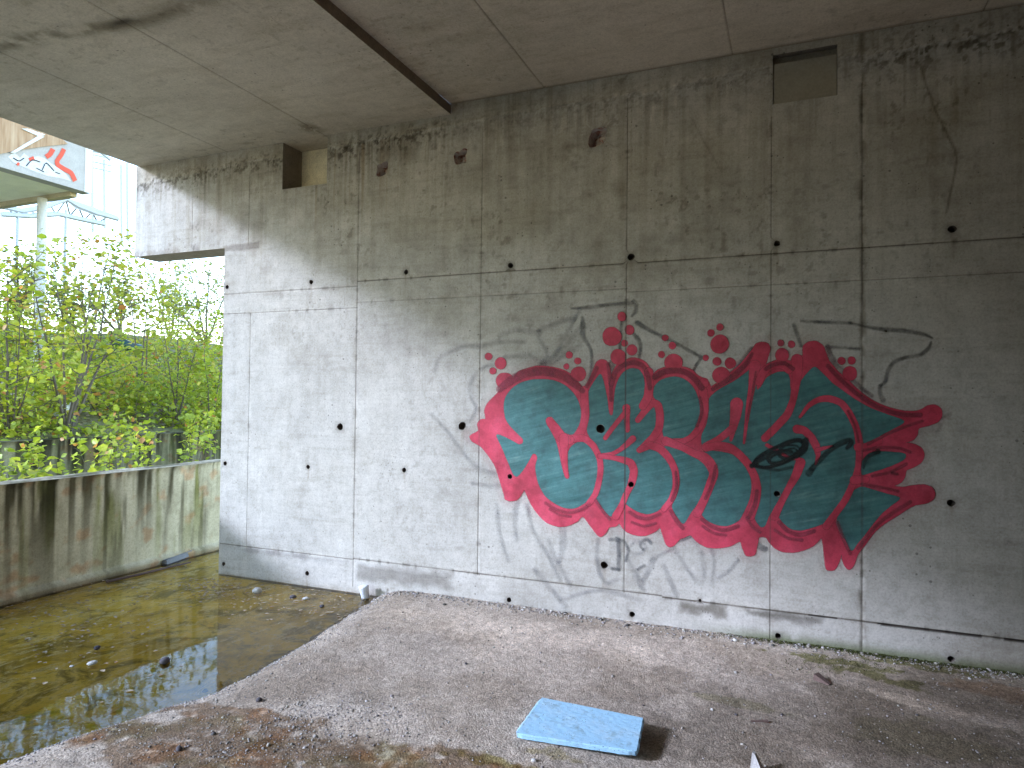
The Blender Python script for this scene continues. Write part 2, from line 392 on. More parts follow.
rect(WALL_Y, YB, ZBL, ZT, lambda u, v: (X0, u, v), (.95, .95, .95))
rect(X1B, XE, ZB, ZBL, lambda u, v: (u, YB, v), (.8, .8, .78)); rect(X0, P1[0], ZBL, ZT, lambda u, v: (u, YB, v), (.8, .8, .78))
rect(P1[0], XE, ZBL, P1[2], lambda u, v: (u, YB, v), (.8, .8, .78)); rect(P1[0], XE, P1[2], ZTR, lambda u, v: (u, YB+.02, v), (.8, .8, .78))
yp = WALL_Y+.27
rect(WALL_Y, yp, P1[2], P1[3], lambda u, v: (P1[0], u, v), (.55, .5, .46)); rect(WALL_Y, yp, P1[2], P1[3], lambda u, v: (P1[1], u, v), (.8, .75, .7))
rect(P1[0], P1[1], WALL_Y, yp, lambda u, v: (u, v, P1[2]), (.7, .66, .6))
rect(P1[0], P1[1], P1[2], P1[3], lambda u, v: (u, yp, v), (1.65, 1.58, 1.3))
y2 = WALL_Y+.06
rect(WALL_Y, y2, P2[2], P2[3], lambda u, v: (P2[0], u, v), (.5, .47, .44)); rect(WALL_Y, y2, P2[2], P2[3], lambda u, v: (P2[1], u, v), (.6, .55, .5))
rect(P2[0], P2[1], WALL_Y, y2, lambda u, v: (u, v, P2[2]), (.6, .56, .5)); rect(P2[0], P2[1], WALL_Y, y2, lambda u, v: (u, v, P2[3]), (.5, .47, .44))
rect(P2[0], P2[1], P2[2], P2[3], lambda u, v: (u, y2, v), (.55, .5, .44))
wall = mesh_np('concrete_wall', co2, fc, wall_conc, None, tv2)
tag(wall, 'tall board-marked concrete wall carrying the big red and teal graffiti', 'wall')

hole_m = plain_mat('hole_dark_concrete', (.11, .085, .07), .95, 40, .4)
pipe_m = N('rusty_pipe_end'); _n = pipe_m.noise(22, 5, .7)
pipe_m.bsdf(pipe_m.ramp(_n, [(.3, (.20, .10, .08)), (.42, (.40, .22, .17)), (.5, (.55, .49, .45)), (.75, (.68, .65, .61))]), .9, pipe_m.bump(_n, .6, .02)); pipe_m = pipe_m.m
for a, b, rad, kind, cup, sd in cups:
    m = len(cup); depth = .09 if not kind else .075
    v = list(cup); f = []
    if not kind:
        for p in cup: v.append((a+(p[0]-a)*.85, WALL_Y+depth, b+(p[2]-b)*.85))
        for q in range(m): f.append([q, (q+1) % m, m+(q+1) % m, m+q])
        f.append(list(range(m, 2*m)))
        mesh_np('tie_hole', v, f, hole_m, wall)
    else:
        for s_, d_ in ((.90, .07), (.80, depth+.03), (.35, depth+.01)):
            for q, p in enumerate(cup):
                aq = 2*math.pi*q/m; jj = 1+.2*(float(vnoise(math.cos(aq)*1.5+sd, math.sin(aq)*1.5+s_*9))-.5); v.append((a+(p[0]-a)*s_*jj, WALL_Y+d_+.035*(float(vnoise(math.cos(aq)*1.6+sd, math.sin(aq)*1.6+s_*30))-.5), b+(p[2]-b)*s_*jj))
        for L in range(3):
            for q in range(m): f.append([L*m+q, L*m+(q+1) % m, (L+1)*m+(q+1) % m, (L+1)*m+q])
        f.append(list(range(3*m, 4*m)))
        o = mesh_np('broken_hole', v, f, pipe_m, wall)
# board closing the second pocket
bd = plain_mat('fibre_board', (.33, .295, .225), .9, 6, .18)
MB().box((P2[0]+.008, WALL_Y+.006, P2[2]+.003), (P2[1]-.004, WALL_Y+.022, P2[3]-.065)).build('pocket_board', bd, wall)

# ==================================================================== GRAFFITI
LAY = {'n': 0}
def cat(pts, n=5, closed=False):
    P = [np.array(p, float) for p in pts]
    if len(P) < 3 and not closed:
        return [P[0]+(P[-1]-P[0])*t for t in np.linspace(0, 1, 6)]
    out = []; m = len(P); rngk = range(m) if closed else range(m-1)
    for i in rngk:
        p1, p2 = P[i], P[(i+1) % m]
        p0 = P[(i-1) % m] if (closed or i > 0) else 2*p1-p2
        p3 = P[(i+2) % m] if (closed or i+2 < m) else 2*p2-p1
        for t in np.arange(n)/n:
            # half-tension Catmull-Rom keeps the corners crisp
            m1 = (p2-p0)*.38; m2 = (p3-p1)*.38
            out.append((2*t**3-3*t**2+1)*p1+(t**3-2*t**2+t)*m1+(-2*t**3+3*t**2)*p2+(t**3-t**2)*m2)
    if not closed: out.append(P[-1])
    return out
class Paint:
    """flat spray paint on the wall plane: fills and soft-edged strokes given in photo survey pixels"""
    def __init__(s, depth): s.v = []; s.f = []; s.a = []; s.d = depth
    def lay(s): s.d += .00004; return WALL_Y-s.d
    def push(s, px, y, ac): 
        x, z = wl(*px); s.v.append((x, y, z)); s.a.append(ac); return len(s.v)-1
    def fill(s, pts, edge=1.6):
        c = cat(pts, 4, True); y = s.lay(); m = len(c); C = np.array(c)
        tri = tessellate_polygon([[Vector((p[0], p[1], 0)) for p in c]])
        ids = [s.push(p, y, 0.0) for p in c]
        for t in tri: s.f.append([ids[k] for k in t])
        ar = .5*np.sum(C[:, 0]*np.roll(C[:, 1], -1)-np.roll(C[:, 0], -1)*C[:, 1]); sg = 1 if ar > 0 else -1
        tg = np.roll(C, -1, 0)-np.roll(C, 1, 0); tg /= np.linalg.norm(tg, axis=1)[:, None]+1e-9
        nr = np.stack([tg[:, 1], -tg[:, 0]], 1)*sg
        oo = [s.push(C[k]+nr[k]*edge, y, 1.0) for k in range(m)]
        for k in range(m): s.f.append([ids[k], ids[(k+1) % m], oo[(k+1) % m], oo[k]])
    def stroke(s, pts, w, taper=None, soft=1.0, closed=False):
        c = np.array(cat(pts, 6, closed)); y = s.lay(); m = len(c)
        if hasattr(w, '__len__'): W = np.interp(np.linspace(0, 1, m), np.linspace(0, 1, len(w)), w)/2
        else: W = np.full(m, w/2.)
        W = W+soft*.5
        tg = np.gradient(c, axis=0); tg /= np.linalg.norm(tg, axis=1)[:, None]+1e-9
        nr = np.stack([tg[:, 1], -tg[:, 0]], 1)
        core = 1-np.minimum(1, soft*2/(W*2)) 
        rows = []
        for k in range(m):
            rows.append([s.push(c[k]+nr[k]*W[k]*q, y, a) for q, a in ((-1, 1.), (-core[k], 0.), (core[k], 0.), (1, 1.))])
        for k in range(m-1):
            for q in range(3): s.f.append([rows[k][q], rows[k][q+1], rows[k+1][q+1], rows[k+1][q]])
        if not closed:
            for end, sg in ((0, -1), (m-1, 1)):
                ce = s.push(c[end], y, 0.); n = 8; arc = []; inner = []
                for q in range(n+1):
                    an = math.pi*q/n; dirv = -nr[end]*math.cos(an)+tg[end]*sg*math.sin(an)
                    arc.append(s.push(c[end]+dirv*W[end], y, 1.)); inner.append(s.push(c[end]+dirv*W[end]*core[end], y, 0.))
                for q in range(n):
                    s.f.append([inner[q], inner[q+1], arc[q+1], arc[q]]); s.f.append([ce, inner[q], inner[q+1]])
    def dot(s, c, r):
        y = s.lay(); n = 28; ce = s.push(c, y, 0.); sd = c[0]
        ri = []; ro = []
        for q in range(n):
            an = 2*math.pi*q/n; rr = r*(1+.07*(float(vnoise(math.cos(an)+sd, math.sin(an)+3))-.5)*2)
            d = np.array([math.cos(an), math.sin(an)])
            ri.append(s.push(np.array(c)+d*(rr-.6), y, 0.)); ro.append(s.push(np.array(c)+d*(rr+.7), y, 1.))
        for q in range(n):
            s.f.append([ce, ri[q], ri[(q+1) % n]]); s.f.append([ri[q], ri[(q+1) % n], ro[(q+1) % n], ro[q]])
    def build(s, name, mat, parent):
        me = bpy.data.meshes.new(name); me.from_pydata(s.v, [], s.f); me.update()
        a = me.attributes.new('across', 'FLOAT', 'POINT'); a.data.foreach_set('value', np.array(s.a, np.float32))
        me.materials.append(mat); return link(bpy.data.objects.new(name, me), parent)

hole_pts = [wl(h[0], h[1])+(h[2],) for h in HOLES if 465 < h[0] < 960 and 300 < h[1] < 580]
def paint_mat(name, stops, rough, streak=None, strength=1.0, soft=.45, dens=None, fine_var=.5, big_var=0):
    m = N(name); o = m.obj()
    n1 = m.noise(5, 5, .6, o); n2 = m.noise(90, 4, .7, o)
    if streak:
        sv = m.noise(1, 5, .62, m.mapping(scale=(2.6, 1, 30), src=m.mapping(rot=(0, math.radians(streak), 0), src=o)), .4)
        f = m.math('ADD', m.math('MULTIPLY', sv, .72), m.math('MULTIPLY', n1, .28))
    else: f = n1
    col = m.ramp(f, stops)
    col = m.mix(fine_var, col, m.ramp(n2, [(.3, (.72, .72, .72)), (.5, (1, 1, 1)), (.7, (1.2, 1.2, 1.2))]), 'MULTIPLY')
    if big_var: col = m.mix(big_var, col, m.ramp(m.noise(3.2, 6, .7, o), [(.32, (.55, .5, .5)), (.5, (1, 1, 1)), (.68, (1.18, 1.22, 1.25))]), 'MULTIPLY')
    # the form seams are grooves: paint misses their bottom
    sx = m.n('ShaderNodeSeparateXYZ'); m.set(sx.inputs[0], o)
    for px, w, d in ((-1.185, .006, .75), (-.157, .005, .4), (.413, .008, .35), (-2.405, .004, .4)):
        k = m.math('MULTIPLY', m.math('LESS_THAN', m.math('ABSOLUTE', m.math('SUBTRACT', sx.outputs[0], px)), w), d)
        col = m.mix(k, col, (.05, .045, .04))
    ac = m.attr('across', 'Fac')
    al = m.mr(m.math('ADD', ac, m.math('MULTIPLY', m.math('SUBTRACT', n2, .5), soft)), .85, .15)
    if dens is not None:
        al = m.math('MULTIPLY', al, m.mr(m.noise(14, 4, .65, o), .3, .7, dens[0], dens[1]))
    # concrete shows through where the air holes are
    cell = m.voro(26, o); sep = m.n('ShaderNodeSeparateColor'); m.set(sep.inputs[0], m.voro(26, o, out='Color'))
    rad = m.math('MULTIPLY', m.math('POWER', sep.outputs[0], 5), .10)
    col = m.mix(m.math('MULTIPLY', m.math('LESS_THAN', cell, rad), .8), col, (.04, .035, .03))
    for (a, b, r) in hole_pts:
        d = m.n('ShaderNodeVectorMath', operation='DISTANCE'); m.set(d.inputs[0], m.mapping(scale=(1, 0, 1), src=o)); d.inputs[1].default_value = (a, 0, b)
        al = m.math('MULTIPLY', al, m.math('GREATER_THAN', d.outputs['Value'], r*1.02))
    al = m.math('MULTIPLY', al, strength)
    m.bsdf(col, rough, m.bump(m.math('ADD', n2, m.math('MULTIPLY', m.noise(320, 2), .5)), .25, .004), .35, al)
    return m.m
RED = paint_mat('red_spray', [(.3, (.38, .028, .05)), (.5, (.50, .042, .075)), (.7, (.58, .065, .11))], .62, dens=(.80, 1.12), big_var=.7, soft=.7)
MIST = paint_mat('red_overspray', [(.3, (.34, .03, .05)), (.7, (.5, .05, .08))], .7, soft=1.2, dens=(.1, 1.0), strength=.13)
RED_DK = paint_mat('dark_red_spray', [(.3, (.21, .03, .05)), (.7, (.32, .035, .06))], .6, dens=(.35, .95))
TEAL = paint_mat('teal_spray', [(.28, (.026, .09, .086)), (.44, (.045, .14, .132)), (.57, (.065, .175, .165)), (.68, (.12, .24, .215)), (.80, (.30, .40, .35))], .55, streak=16, fine_var=.45, dens=(.78, 1.12), big_var=.6)
BLACK = paint_mat('black_spray', [(.3, (.008, .012, .012)), (.7, (.02, .03, .03))], .6, dens=(.45, 1.1), strength=.9)
GREY = paint_mat('grey_spray', [(.3, (.09, .09, .09)), (.7, (.15, .145, .14))], .8, soft=.9, dens=(.35, 1.0), strength=.75)
GHOST = paint_mat('faint_spray', [(.3, (.13, .13, .14)), (.7, (.2, .2, .2))], .85, soft=1.0, dens=(.1, .8), strength=.5)

sil = [(470.5,436),(478.7,431),(478,424),(481,420),(486,418.7),(485,411),(487,405),(492,399),(498.7,392.5),(502,388),(508,383),(513.7,377.5),(518.7,372),(527.5,368.7),(536,366.5),(545,366.5),(555,368),(565,371),(572.5,376),(578.7,383),(583,388.7),(584.5,388),
(590,378.7),(593.7,370),(597,362.5),(601,360),(606,361),(608.7,366),(610.4,373),(611.3,377.5),(613.7,371),(617.5,365),(625,360.6),(632.5,358),(640,359.4),(646,363),(650,368.7),(652.7,375.5),(657.5,370.6),(665,367.5),(675,366),(685,367.5),(692.5,370.6),(697.5,375.5),(703.7,378.7),(708.7,382.5),(711,387),(716,384),(723.7,380),(731,372.5),(740,365),(747.5,356),(752.5,350),(756,344.4),(761,342.5),(767.5,343.7),(770,348.7),(768,356),(765.5,365),(770,363),(777.5,360),(785,360),(791,361),(793,357.5),(797.5,355.6),(803,356),(803,350),(803.9,345.7),(808.8,342.3),(816,341.6),(822.7,346),(825.6,352.6),(829.3,361.4),(838,371.6),(848,380.4),(857,389),(866,396.5),(876,402.4),(888,407.5),(902.5,410.9),(914,411.5),(921.6,409.7),(927.4,406),(934.8,405.3),(940.6,409),(941.4,415.6),(937.7,421.4),(929,425),(918.6,428),(917,434.6),(912.8,439.7),(905.5,442.5),(914,444.5),(921,448),(923.8,454),(921.6,461.4),(914,466.5),(906,470),(904.7,476),(901,481.9),(893.7,486),(902.5,487.4),(914,485.5),(924.5,485),(931.8,487.7),(934.8,493.6),(932.5,499.4),(926,503),(915.7,504.6),(907,509),(896.7,515.6),(886.4,522),(876,530),(868.8,539),(864.5,545),(857.6,554),(853.5,565),(849.4,569),(846,567),(843,561),(841.5,554),(838.4,562.5),(834.3,569.3),(827.5,569.6),(825.5,565),(824,551.5),(821.7,538),(813.8,545),(804.3,549.5),(794.7,551.8),(783.7,551.5),(775.5,548),(769.4,542),(766,537),(759,537),(757,544.7),(755,553.6),(751,555.6),(746,555),(742.7,547.4),(740,541),(730,545.6),(716.6,547.7),(705.6,546.3),(697.4,541.5),(690.6,534.7),(683.7,537.4),(679.7,538.8),(674,545),(669.4,546.3),(666,543),(662.6,533.3),(660.3,527.3),(655,531.3),(646.8,534.7),(640,535.4),(632.8,534),(625,530),(619.5,523),(615.6,526),(609,526.9),(606,532),(601.6,536),(597.7,534.7),(590.6,525.3),(584.4,517),(581,516.7),(576.6,521.4),(567,525.6),(557.8,526),(546.9,522),(537.5,512.8),(530.5,502),(525.8,491.7),(524,489.6),(521,494.8),(517,499.5),(510,500.6),(505.5,498.7),(505,496),(502.5,487.5),(498.7,475),(495,465),(488.7,455),(481,446),(472.5,441)]
T1 = [(504.4,407.5),(506,397.5),(512.5,388.7),(521,383),(532.5,380),(545,379.7),(555,381),(565,385.6),(572.5,392.5),(578,401),(580.6,411),(580,421),(576,430),(572,434.5),(567,433.5),(561,428),(556,421),(552,416.5),(547.5,417),(545.5,421),(547,426),(551,431),(555,440),(557.5,448),(560,460),(562.5,471),(565.6,478.7),(568.6,479),(570,476),(568,466),(567.5,456),(571,447.5),(577.5,442.5),(583.7,442.5),(590,447.5),(595,455),(597.5,463.7),(597.5,472.5),(595.6,482.5),(592.5,493.7),(585,502.5),(575,507.8),(565,507.5),(555,503),(546,496),(540,486),(537,476),(536,466),(538,458),(536,453.7),(532.5,453.7),(529,460),(523.7,468.7),(517.5,476),(513.7,473.7),(508.7,462.5),(502.5,447.5),(497,435.3),(503,436.5),(513,441.5),(519,444.8),(523,443.5),(523.5,439),(517,432.5),(510,425),(506,418)]
T2 = [(588.2,399),(589.4,391),(592.5,385),(597.5,377.5),(600.6,374.6),(603,380),(605,388.7),(607,398.7),(608.7,412.5),(611,416),(613.5,413.7),(614.4,401),(615.6,390),(618.7,380),(623.7,372.5),(631,368.7),(638.7,370),(643,376),(644.4,385),(643.7,395),(646,402),(655,402),(657,414),(656,426),(650,438),(652,446),(660,451),(665,456.5),(670,466),(672.5,477.5),(672,489),(666,502.5),(657.5,510.6),(647.5,513.7),(637.5,511),(630,506.5),(625,503),(620,508),(616,512.5),(610.6,516),(603.7,508.7),(596,496.5),(600,488.7),(602.5,476),(602,463),(598.7,452.5),(592,440),(587.5,431),(588.7,418)]
T3 = [(653.7,392),(655,386.5),(660,381),(667.5,378),(675,377),(682.5,378.7),(690,383.7),(695,391),(698.7,401),(699.4,412.5),(697.5,422.5),(692.5,431),(685,437),(675,437.7),(665,437.3),(663,430),(662.5,420),(661,407.5),(658.7,401),(654.5,397.5)]
T4A = [(664,447.5),(672,447),(681,448.5),(690,455),(703,464),(709,475),(704,489),(698,502),(690,513.5),(684,523),(680,520),(672.5,507),(677,497),(680,485),(679,470),(674,458)]
T5 = [(704,449.5),(712,451),(721,452),(732.5,455),(742.5,463.7),(749.4,476),(751,487.5),(748.7,500),(742.5,513.7),(738.4,520.4),(727.5,525.4),(716.6,524.4),(707,519.7),(701.5,512.8),(704,503),(708.7,496),(715,483.7),(717.5,471),(715,462.5),(707,455)]
T4 = [(709.6,399),(715,393),(721,388.7),(735,381),(745,373.7),(753.2,368),(755,378),(757,390),(762,386),(767.5,377.5),(777.5,372.5),(786,372.5),(789.5,378.7),(790,388.7),(794,396),(799,385),(806,375),(814.6,367.2),(823.4,374.6),(832.2,383.3),(844,392),(855.7,400.2),(870.3,408.2),(885,414),(904,421.3),(890.8,429.5),(873.2,439),(862,444.3),(858,456),(856,472),(849,492),(838,511),(828,521),(820,524.5),(811,527.6),(800,530),(790.6,528.3),(782.4,521.4),(777,514),(772,512.5),(768.7,516),(764.6,525.5),(760.5,526.2),(755,517.3),(757,500),(753,475),(745,461),(735,450),(722,446),(712,449),(703,447),(702,436),(707,424),(709.5,411)]
T8 = [(862.6,461.4),(868.8,454),(879,451.8),(893.7,452.3),(904.7,454),(904,459),(893.7,464.3),(882,468.7),(870.3,472.3),(862.3,474.5),(861.8,467.2)]
T9 = [(852.7,492),(861.5,487),(873.2,490),(887.9,494.3),(899.6,498),(890.8,505.3),(882,512.6),(873.2,522.9),(864.5,534.6),(857,543.4),(852.5,550),(848.4,548),(844,539.2),(837,524.2),(838.4,516),(846.6,503.7)]

ms = Paint(.0031); ms.stroke(sil+[sil[0]], 13, soft=6)
red = Paint(.0040); red.fill(sil, 1.4)
g_root = red.build('graffiti', RED, wall)
g_root['label'] = 'red spray-painted bubble lettering filled with teal, spiky at the right'
ms.build('overspray', MIST, g_root)
teal = Paint(.0045)
for T in (T1, T2, T3, T4A, T4, T5, T8, T9): teal.fill(T, 1.2)
teal.build('letter_fill', TEAL, g_root)
bub = [(488.7,356.6,3.8),(501,363.5,6),(493,371,3.5),(505,380.6,8.4),(569.4,355,3.5),(577.9,361,3.4),(566.6,366.5,2.9),(578.4,374,7.4),(622.2,316.6,4.7),(612,336.8,9.3),(629.6,330,4.8),(624.7,343.3,3.3),(632,350,5.2),(618.5,356.9,7.8),(665.4,337.7,3.3),(672.4,345.6,3.7),(661.7,354.6,3.4),(673.6,362.5,9),(705.8,357.8,3),(711,333,3.7),(720,327.2,3.6),(719.8,344.2,9.3),(717.2,361.4,4.4),(730.4,363.2,5.6),(721.4,375.5,8.9),(780.8,343,3.4),(791.4,344.4,3.7),(782.2,355,6.9),(704,383,5),(841.5,361,4),(851.5,360.4,4),(850,373.5,7.3)]
dots = Paint(.0050)
for a, b, r in bub: dots.dot((a, b), r)
dots.build('paint_dots', RED, g_root)
ln = Paint(.0066)
for pts, w in [([(584.4,390),(585,402),(585.6,415),(583,427.5),(577.5,437),(569,440)], 8), ([(566,438.5),(576,438.5),(585,438.7),(593.7,446),(599.4,457.5),(600.8,467.5),(599.4,480),(595.6,493.7),(589,503.5)], (8, 7, 6, 6, 6)),
    ([(549.5,420.5),(555,428),(561,436.5),(570,440)], (7, 10, 11, 9)), ([(564,438),(564.5,450),(565,462),(567,476)], (10, 7, 6, 4)),
    ([(626.5,408),(627,418),(627.5,430)], (8, 6, 5)), ([(627,411),(620,419),(612,429),(605.5,438)], (6, 5, 5, 4.5)),
    ([(638,420),(645,411),(652.5,403.5),(658,405.5),(660,415),(659,428),(653,437.5),(645,445),(639,450)], (6, 7, 8, 8, 8, 7, 5)),
    ([(600,456),(612.5,453.7),(622.5,448),(633,438.7)], (5, 4, 5, 7)), ([(600,456),(612.5,457.5),(623.7,460),(631,463),(634,471),(631.5,483.7),(626,495),(622,505),(616,516)], (5, 5, 7, 8, 8, 6, 6, 8)),
    ([(640,450),(650,445.5),(660,448.7),(668.7,457.5),(675,470),(676,485),(671.5,499),(664,509)], (6, 8, 8, 7, 7, 6, 6)),
    ([(649,372),(649.5,384),(648,397),(643,406)], (9, 9, 9, 8)),
    ([(664,440.5),(678,442.5),(690,438),(699,428),(704,414),(704.5,402),(703,391)], (7, 6, 6, 7, 8, 8, 9)), ([(666,441),(681,446.5),(695,453.5),(704,456.5),(711,463.5),(714,473),(710,485),(705,498),(697.5,513)], (9, 7, 8, 9, 9, 9, 8, 9)),
    ([(755,366),(752,386),(748,410),(744,443)], (12, 7, 5, 2.5)), ([(736.8,404),(735.5,416),(733,428),(731,440)], (13, 11, 8, 3)), ([(733,428),(719,439),(706,447)], (8, 7, 9)),
    ([(706,447.5),(718.7,445.6),(730,447.5),(739.5,454.5),(748.5,464.5),(754.5,476),(757.3,488),(756,500),(750.5,516)], (8, 8, 8, 8, 8, 8, 8, 9)),
    ([(797,360),(797,374),(795.5,386),(793,400),(787.5,414),(777.5,425.5),(765,438)], (12, 10, 8, 7, 8, 8, 8)),
    ([(759,382),(763,373),(771,366),(782,365),(789,370)], 8),
    ([(800,417),(808.8,405.5),(819,399.6),(829.3,398.7),(841,403),(849.8,414),(856.4,428.7),(859.3,443.4),(859,453),(857.9,467),(854.2,480.4),(845.4,499.4),(834.5,514.5),(826.4,525.8)], (3, 5, 6, 7, 7, 7, 7, 8, 7, 6, 7, 7, 7, 8)),
    ([(797,429),(804,430.5),(811,437),(816,446),(818,455),(815.5,464)], (9, 8, 8, 8, 5, 2)), ([(817,450),(832,446)], (5, 2)),
    ([(800.5,462.5),(796,475),(789,487.5),(781,502.5),(774.5,516)], (10, 9, 7, 7, 9)), ([(767,445),(778,451),(788,457),(799,459)], (4, 4, 3, 4)),
    ([(858,447),(866,446.5),(880,441)], (9, 7, 6)), ([(854,480),(866,479.5)], (9, 7))]:
    ln.stroke(pts, w, soft=1.5)
ln.build('inner_outline', RED, g_root)
dk = Paint(.0080)
for pts, w in [([(500,389),(512,380),(524,374),(537,371.5),(550,372),(563,375.5),(574,383),(583,391)], (7, 9, 9, 9, 9, 9, 8, 5)), ([(587,386),(592,378),(597,368)], 4), ([(608.5,364),(611,384),(611.5,400)], 4), ([(612,384),(616,372),(624,365),(634,362.5),(643,366),(648,376),(650,388)], 5),
    ([(655,377),(664,372),(675,370.5),(686,372.5),(695,379),(702,388)], 6), ([(700,398),(702,412),(697,426)], 3.5), ([(713,389),(724,382.5),(736,374),(746,364),(752,354)], (4, 5, 6, 5, 3)), ([(756,372),(752,396),(747,420)], 2.5), ([(766,369),(774,364.5),(785,363.5),(793,369)], 4),
    ([(828,366),(840,379),(856,393),(872,404),(888,411),(906,415),(920,415)], 4.5), ([(868,444),(885,435),(904,427),(922,421)], 3), ([(864,450),(880,447.5),(898,448),(910,452)], 3), ([(872,476),(890,472),(906,464)], 3), ([(862,484),(880,487),(898,491)], 3), ([(858,548),(868,535),(880,522),(895,511),(910,502)], 4),
    ([(546,503),(556,509),(568,512.5),(580,510),(590,504)], 3), ([(550,509),(560,514.5),(571,516.5)], 2.5), ([(630,512),(638,517),(648,518.5),(660,514)], 3.5), ([(632,522),(644,526),(656,523)], 2.5), ([(702,519),(712,526.5),(724,530),(738,526)], 4), ([(703,526),(714,533),(726,535)], 3), ([(779,522),(788,531),(800,534.5),(814,531)], 4), ([(775,530),(788,538),(802,540)], 3),
    ([(596,500),(603,511),(610,519)], 3), ([(671,511),(677,521),(683,528)], 4), ([(747,518),(753,527),(760,532)], 3), ([(837,522),(843,538),(850,553)], 3.5), ([(757,491),(755,504),(749,517)], 4), ([(676,472),(677,486),(672,500)], 3), ([(716,466),(712,484),(706,498)], 3.5), ([(848,411),(855,426),(858.5,441)], 2.5)]:
    dk.stroke(pts, w, soft=2.0)
dk.build('overspray_line', RED_DK, g_root)
bl = Paint(.0102)
th = np.linspace(0, 2*math.pi, 15)
for cx, cy, a, b, rot, w in [(782,454,27,9,-22,3), (777,456,24,8.5,-18,2.2), (786,451,20,8,-28,3.2), (774,459,21,7,-14,2.2), (791,449,13,7,-30,3.5), (783,456,15,5,-25,2)]:
    c, s_ = math.cos(math.radians(rot)), math.sin(math.radians(rot))
    bl.stroke([(cx+a*math.cos(t)*c-b*math.sin(t)*s_, cy+a*math.cos(t)*s_+b*math.sin(t)*c) for t in th], w, soft=1.6)
for pts, w in [([(752,466),(760,460),(770,455),(781,452),(790,452)], 5), ([(751,465),(764,468),(778,470),(792,467)], 3), ([(806,440),(804,450),(797,455)], 6), ([(808.8,473),(814,466),(819,461),(826,453.5),(834,447),(843,442),(849,440.5),(851,443),(847,448)], (7, 5, 5, 5, 6, 6, 5, 4)), ([(863.5,467.5),(865,460),(870,455),(878,451.5)], (2.5, 3.5, 4, 5)), ([(892,473),(897,474)], 3)]:
    bl.stroke(pts, w, soft=2)
bl.build('black_tag', BLACK, g_root)
gr = Paint(.0028)
for pts, w in [([(572,308.5),(588,307.5),(610,304.5),(631.7,303)], (2, 4, 3.5, 4)), ([(634,301),(636,304),(636,311),(632,316)], (4, 4, 4, 2)), ([(637.5,323),(655,333),(672.7,341.6),(690,351),(702,357.6)], (5, 3.5, 3.5, 3.5, 3)), ([(702,357),(697,364),(693,372)], 3), ([(633,333),(638,339),(640.7,346),(639.5,358)], (3, 5, 4, 3)), ([(621.5,320),(621,333),(620,348)], 3),
    ([(827.5,347),(840,347.6),(859,349)], (3.5, 2.5, 3)), ([(827.5,347),(831,357),(838,367),(848,376),(860,387),(872,396)], (5, 6, 5, 5, 4, 3)), ([(801,321),(820,322),(850.3,323)], (2.5, 3.5, 3)), ([(850,323),(868,327),(885.5,329.5),(905,331),(924,334.5),(932,338)], (2.5, 3, 4.5, 4.5, 3.5, 2)), ([(931,342),(928.5,348),(920.6,354.8),(906,357.5),(894.3,361.8),(888,370.6),(885.5,381),(882,385)], (2, 4, 4, 3.5, 4, 4, 4, 3)), ([(880,386),(880,393),(882.8,400)], (4, 4, 5)), ([(794,325),(797,334),(801,346)], (4, 4, 3)),
    ([(582.5,318),(583,328),(583,336),(591,350),(591.3,370.6),(588,381)], (3, 6, 5, 3, 2.5, 2)), ([(610,539.6),(614,539.4),(618.7,541)], 3.2), ([(618.5,540),(618.9,555),(618.7,569)], 4.2), ([(612,568.5),(619,569.5)], 3), ([(651.5,543),(647,539.4),(641.5,541.5),(640.4,546),(643,549.5)], (3.5, 3, 2.8, 2.2, 1.5)),
    ([(616.5,537.5),(624,541.5),(628.5,550),(625.5,561)], (1.5, 2.5, 2.5, 2)), ([(638,569.5),(644,565.5)], 3), ([(722,377),(734,371),(746,358),(752,349)], (3, 5, 7, 5)), ([(612,362),(614,372)], 5), ([(679,540),(686,538),(690,536.5)], 4), ([(757,545),(765,549)], 6)]:
    gr.stroke(pts, w, soft=2.6)
gr.build('grey_tag', GREY, wall)
gh = Paint(.0018)
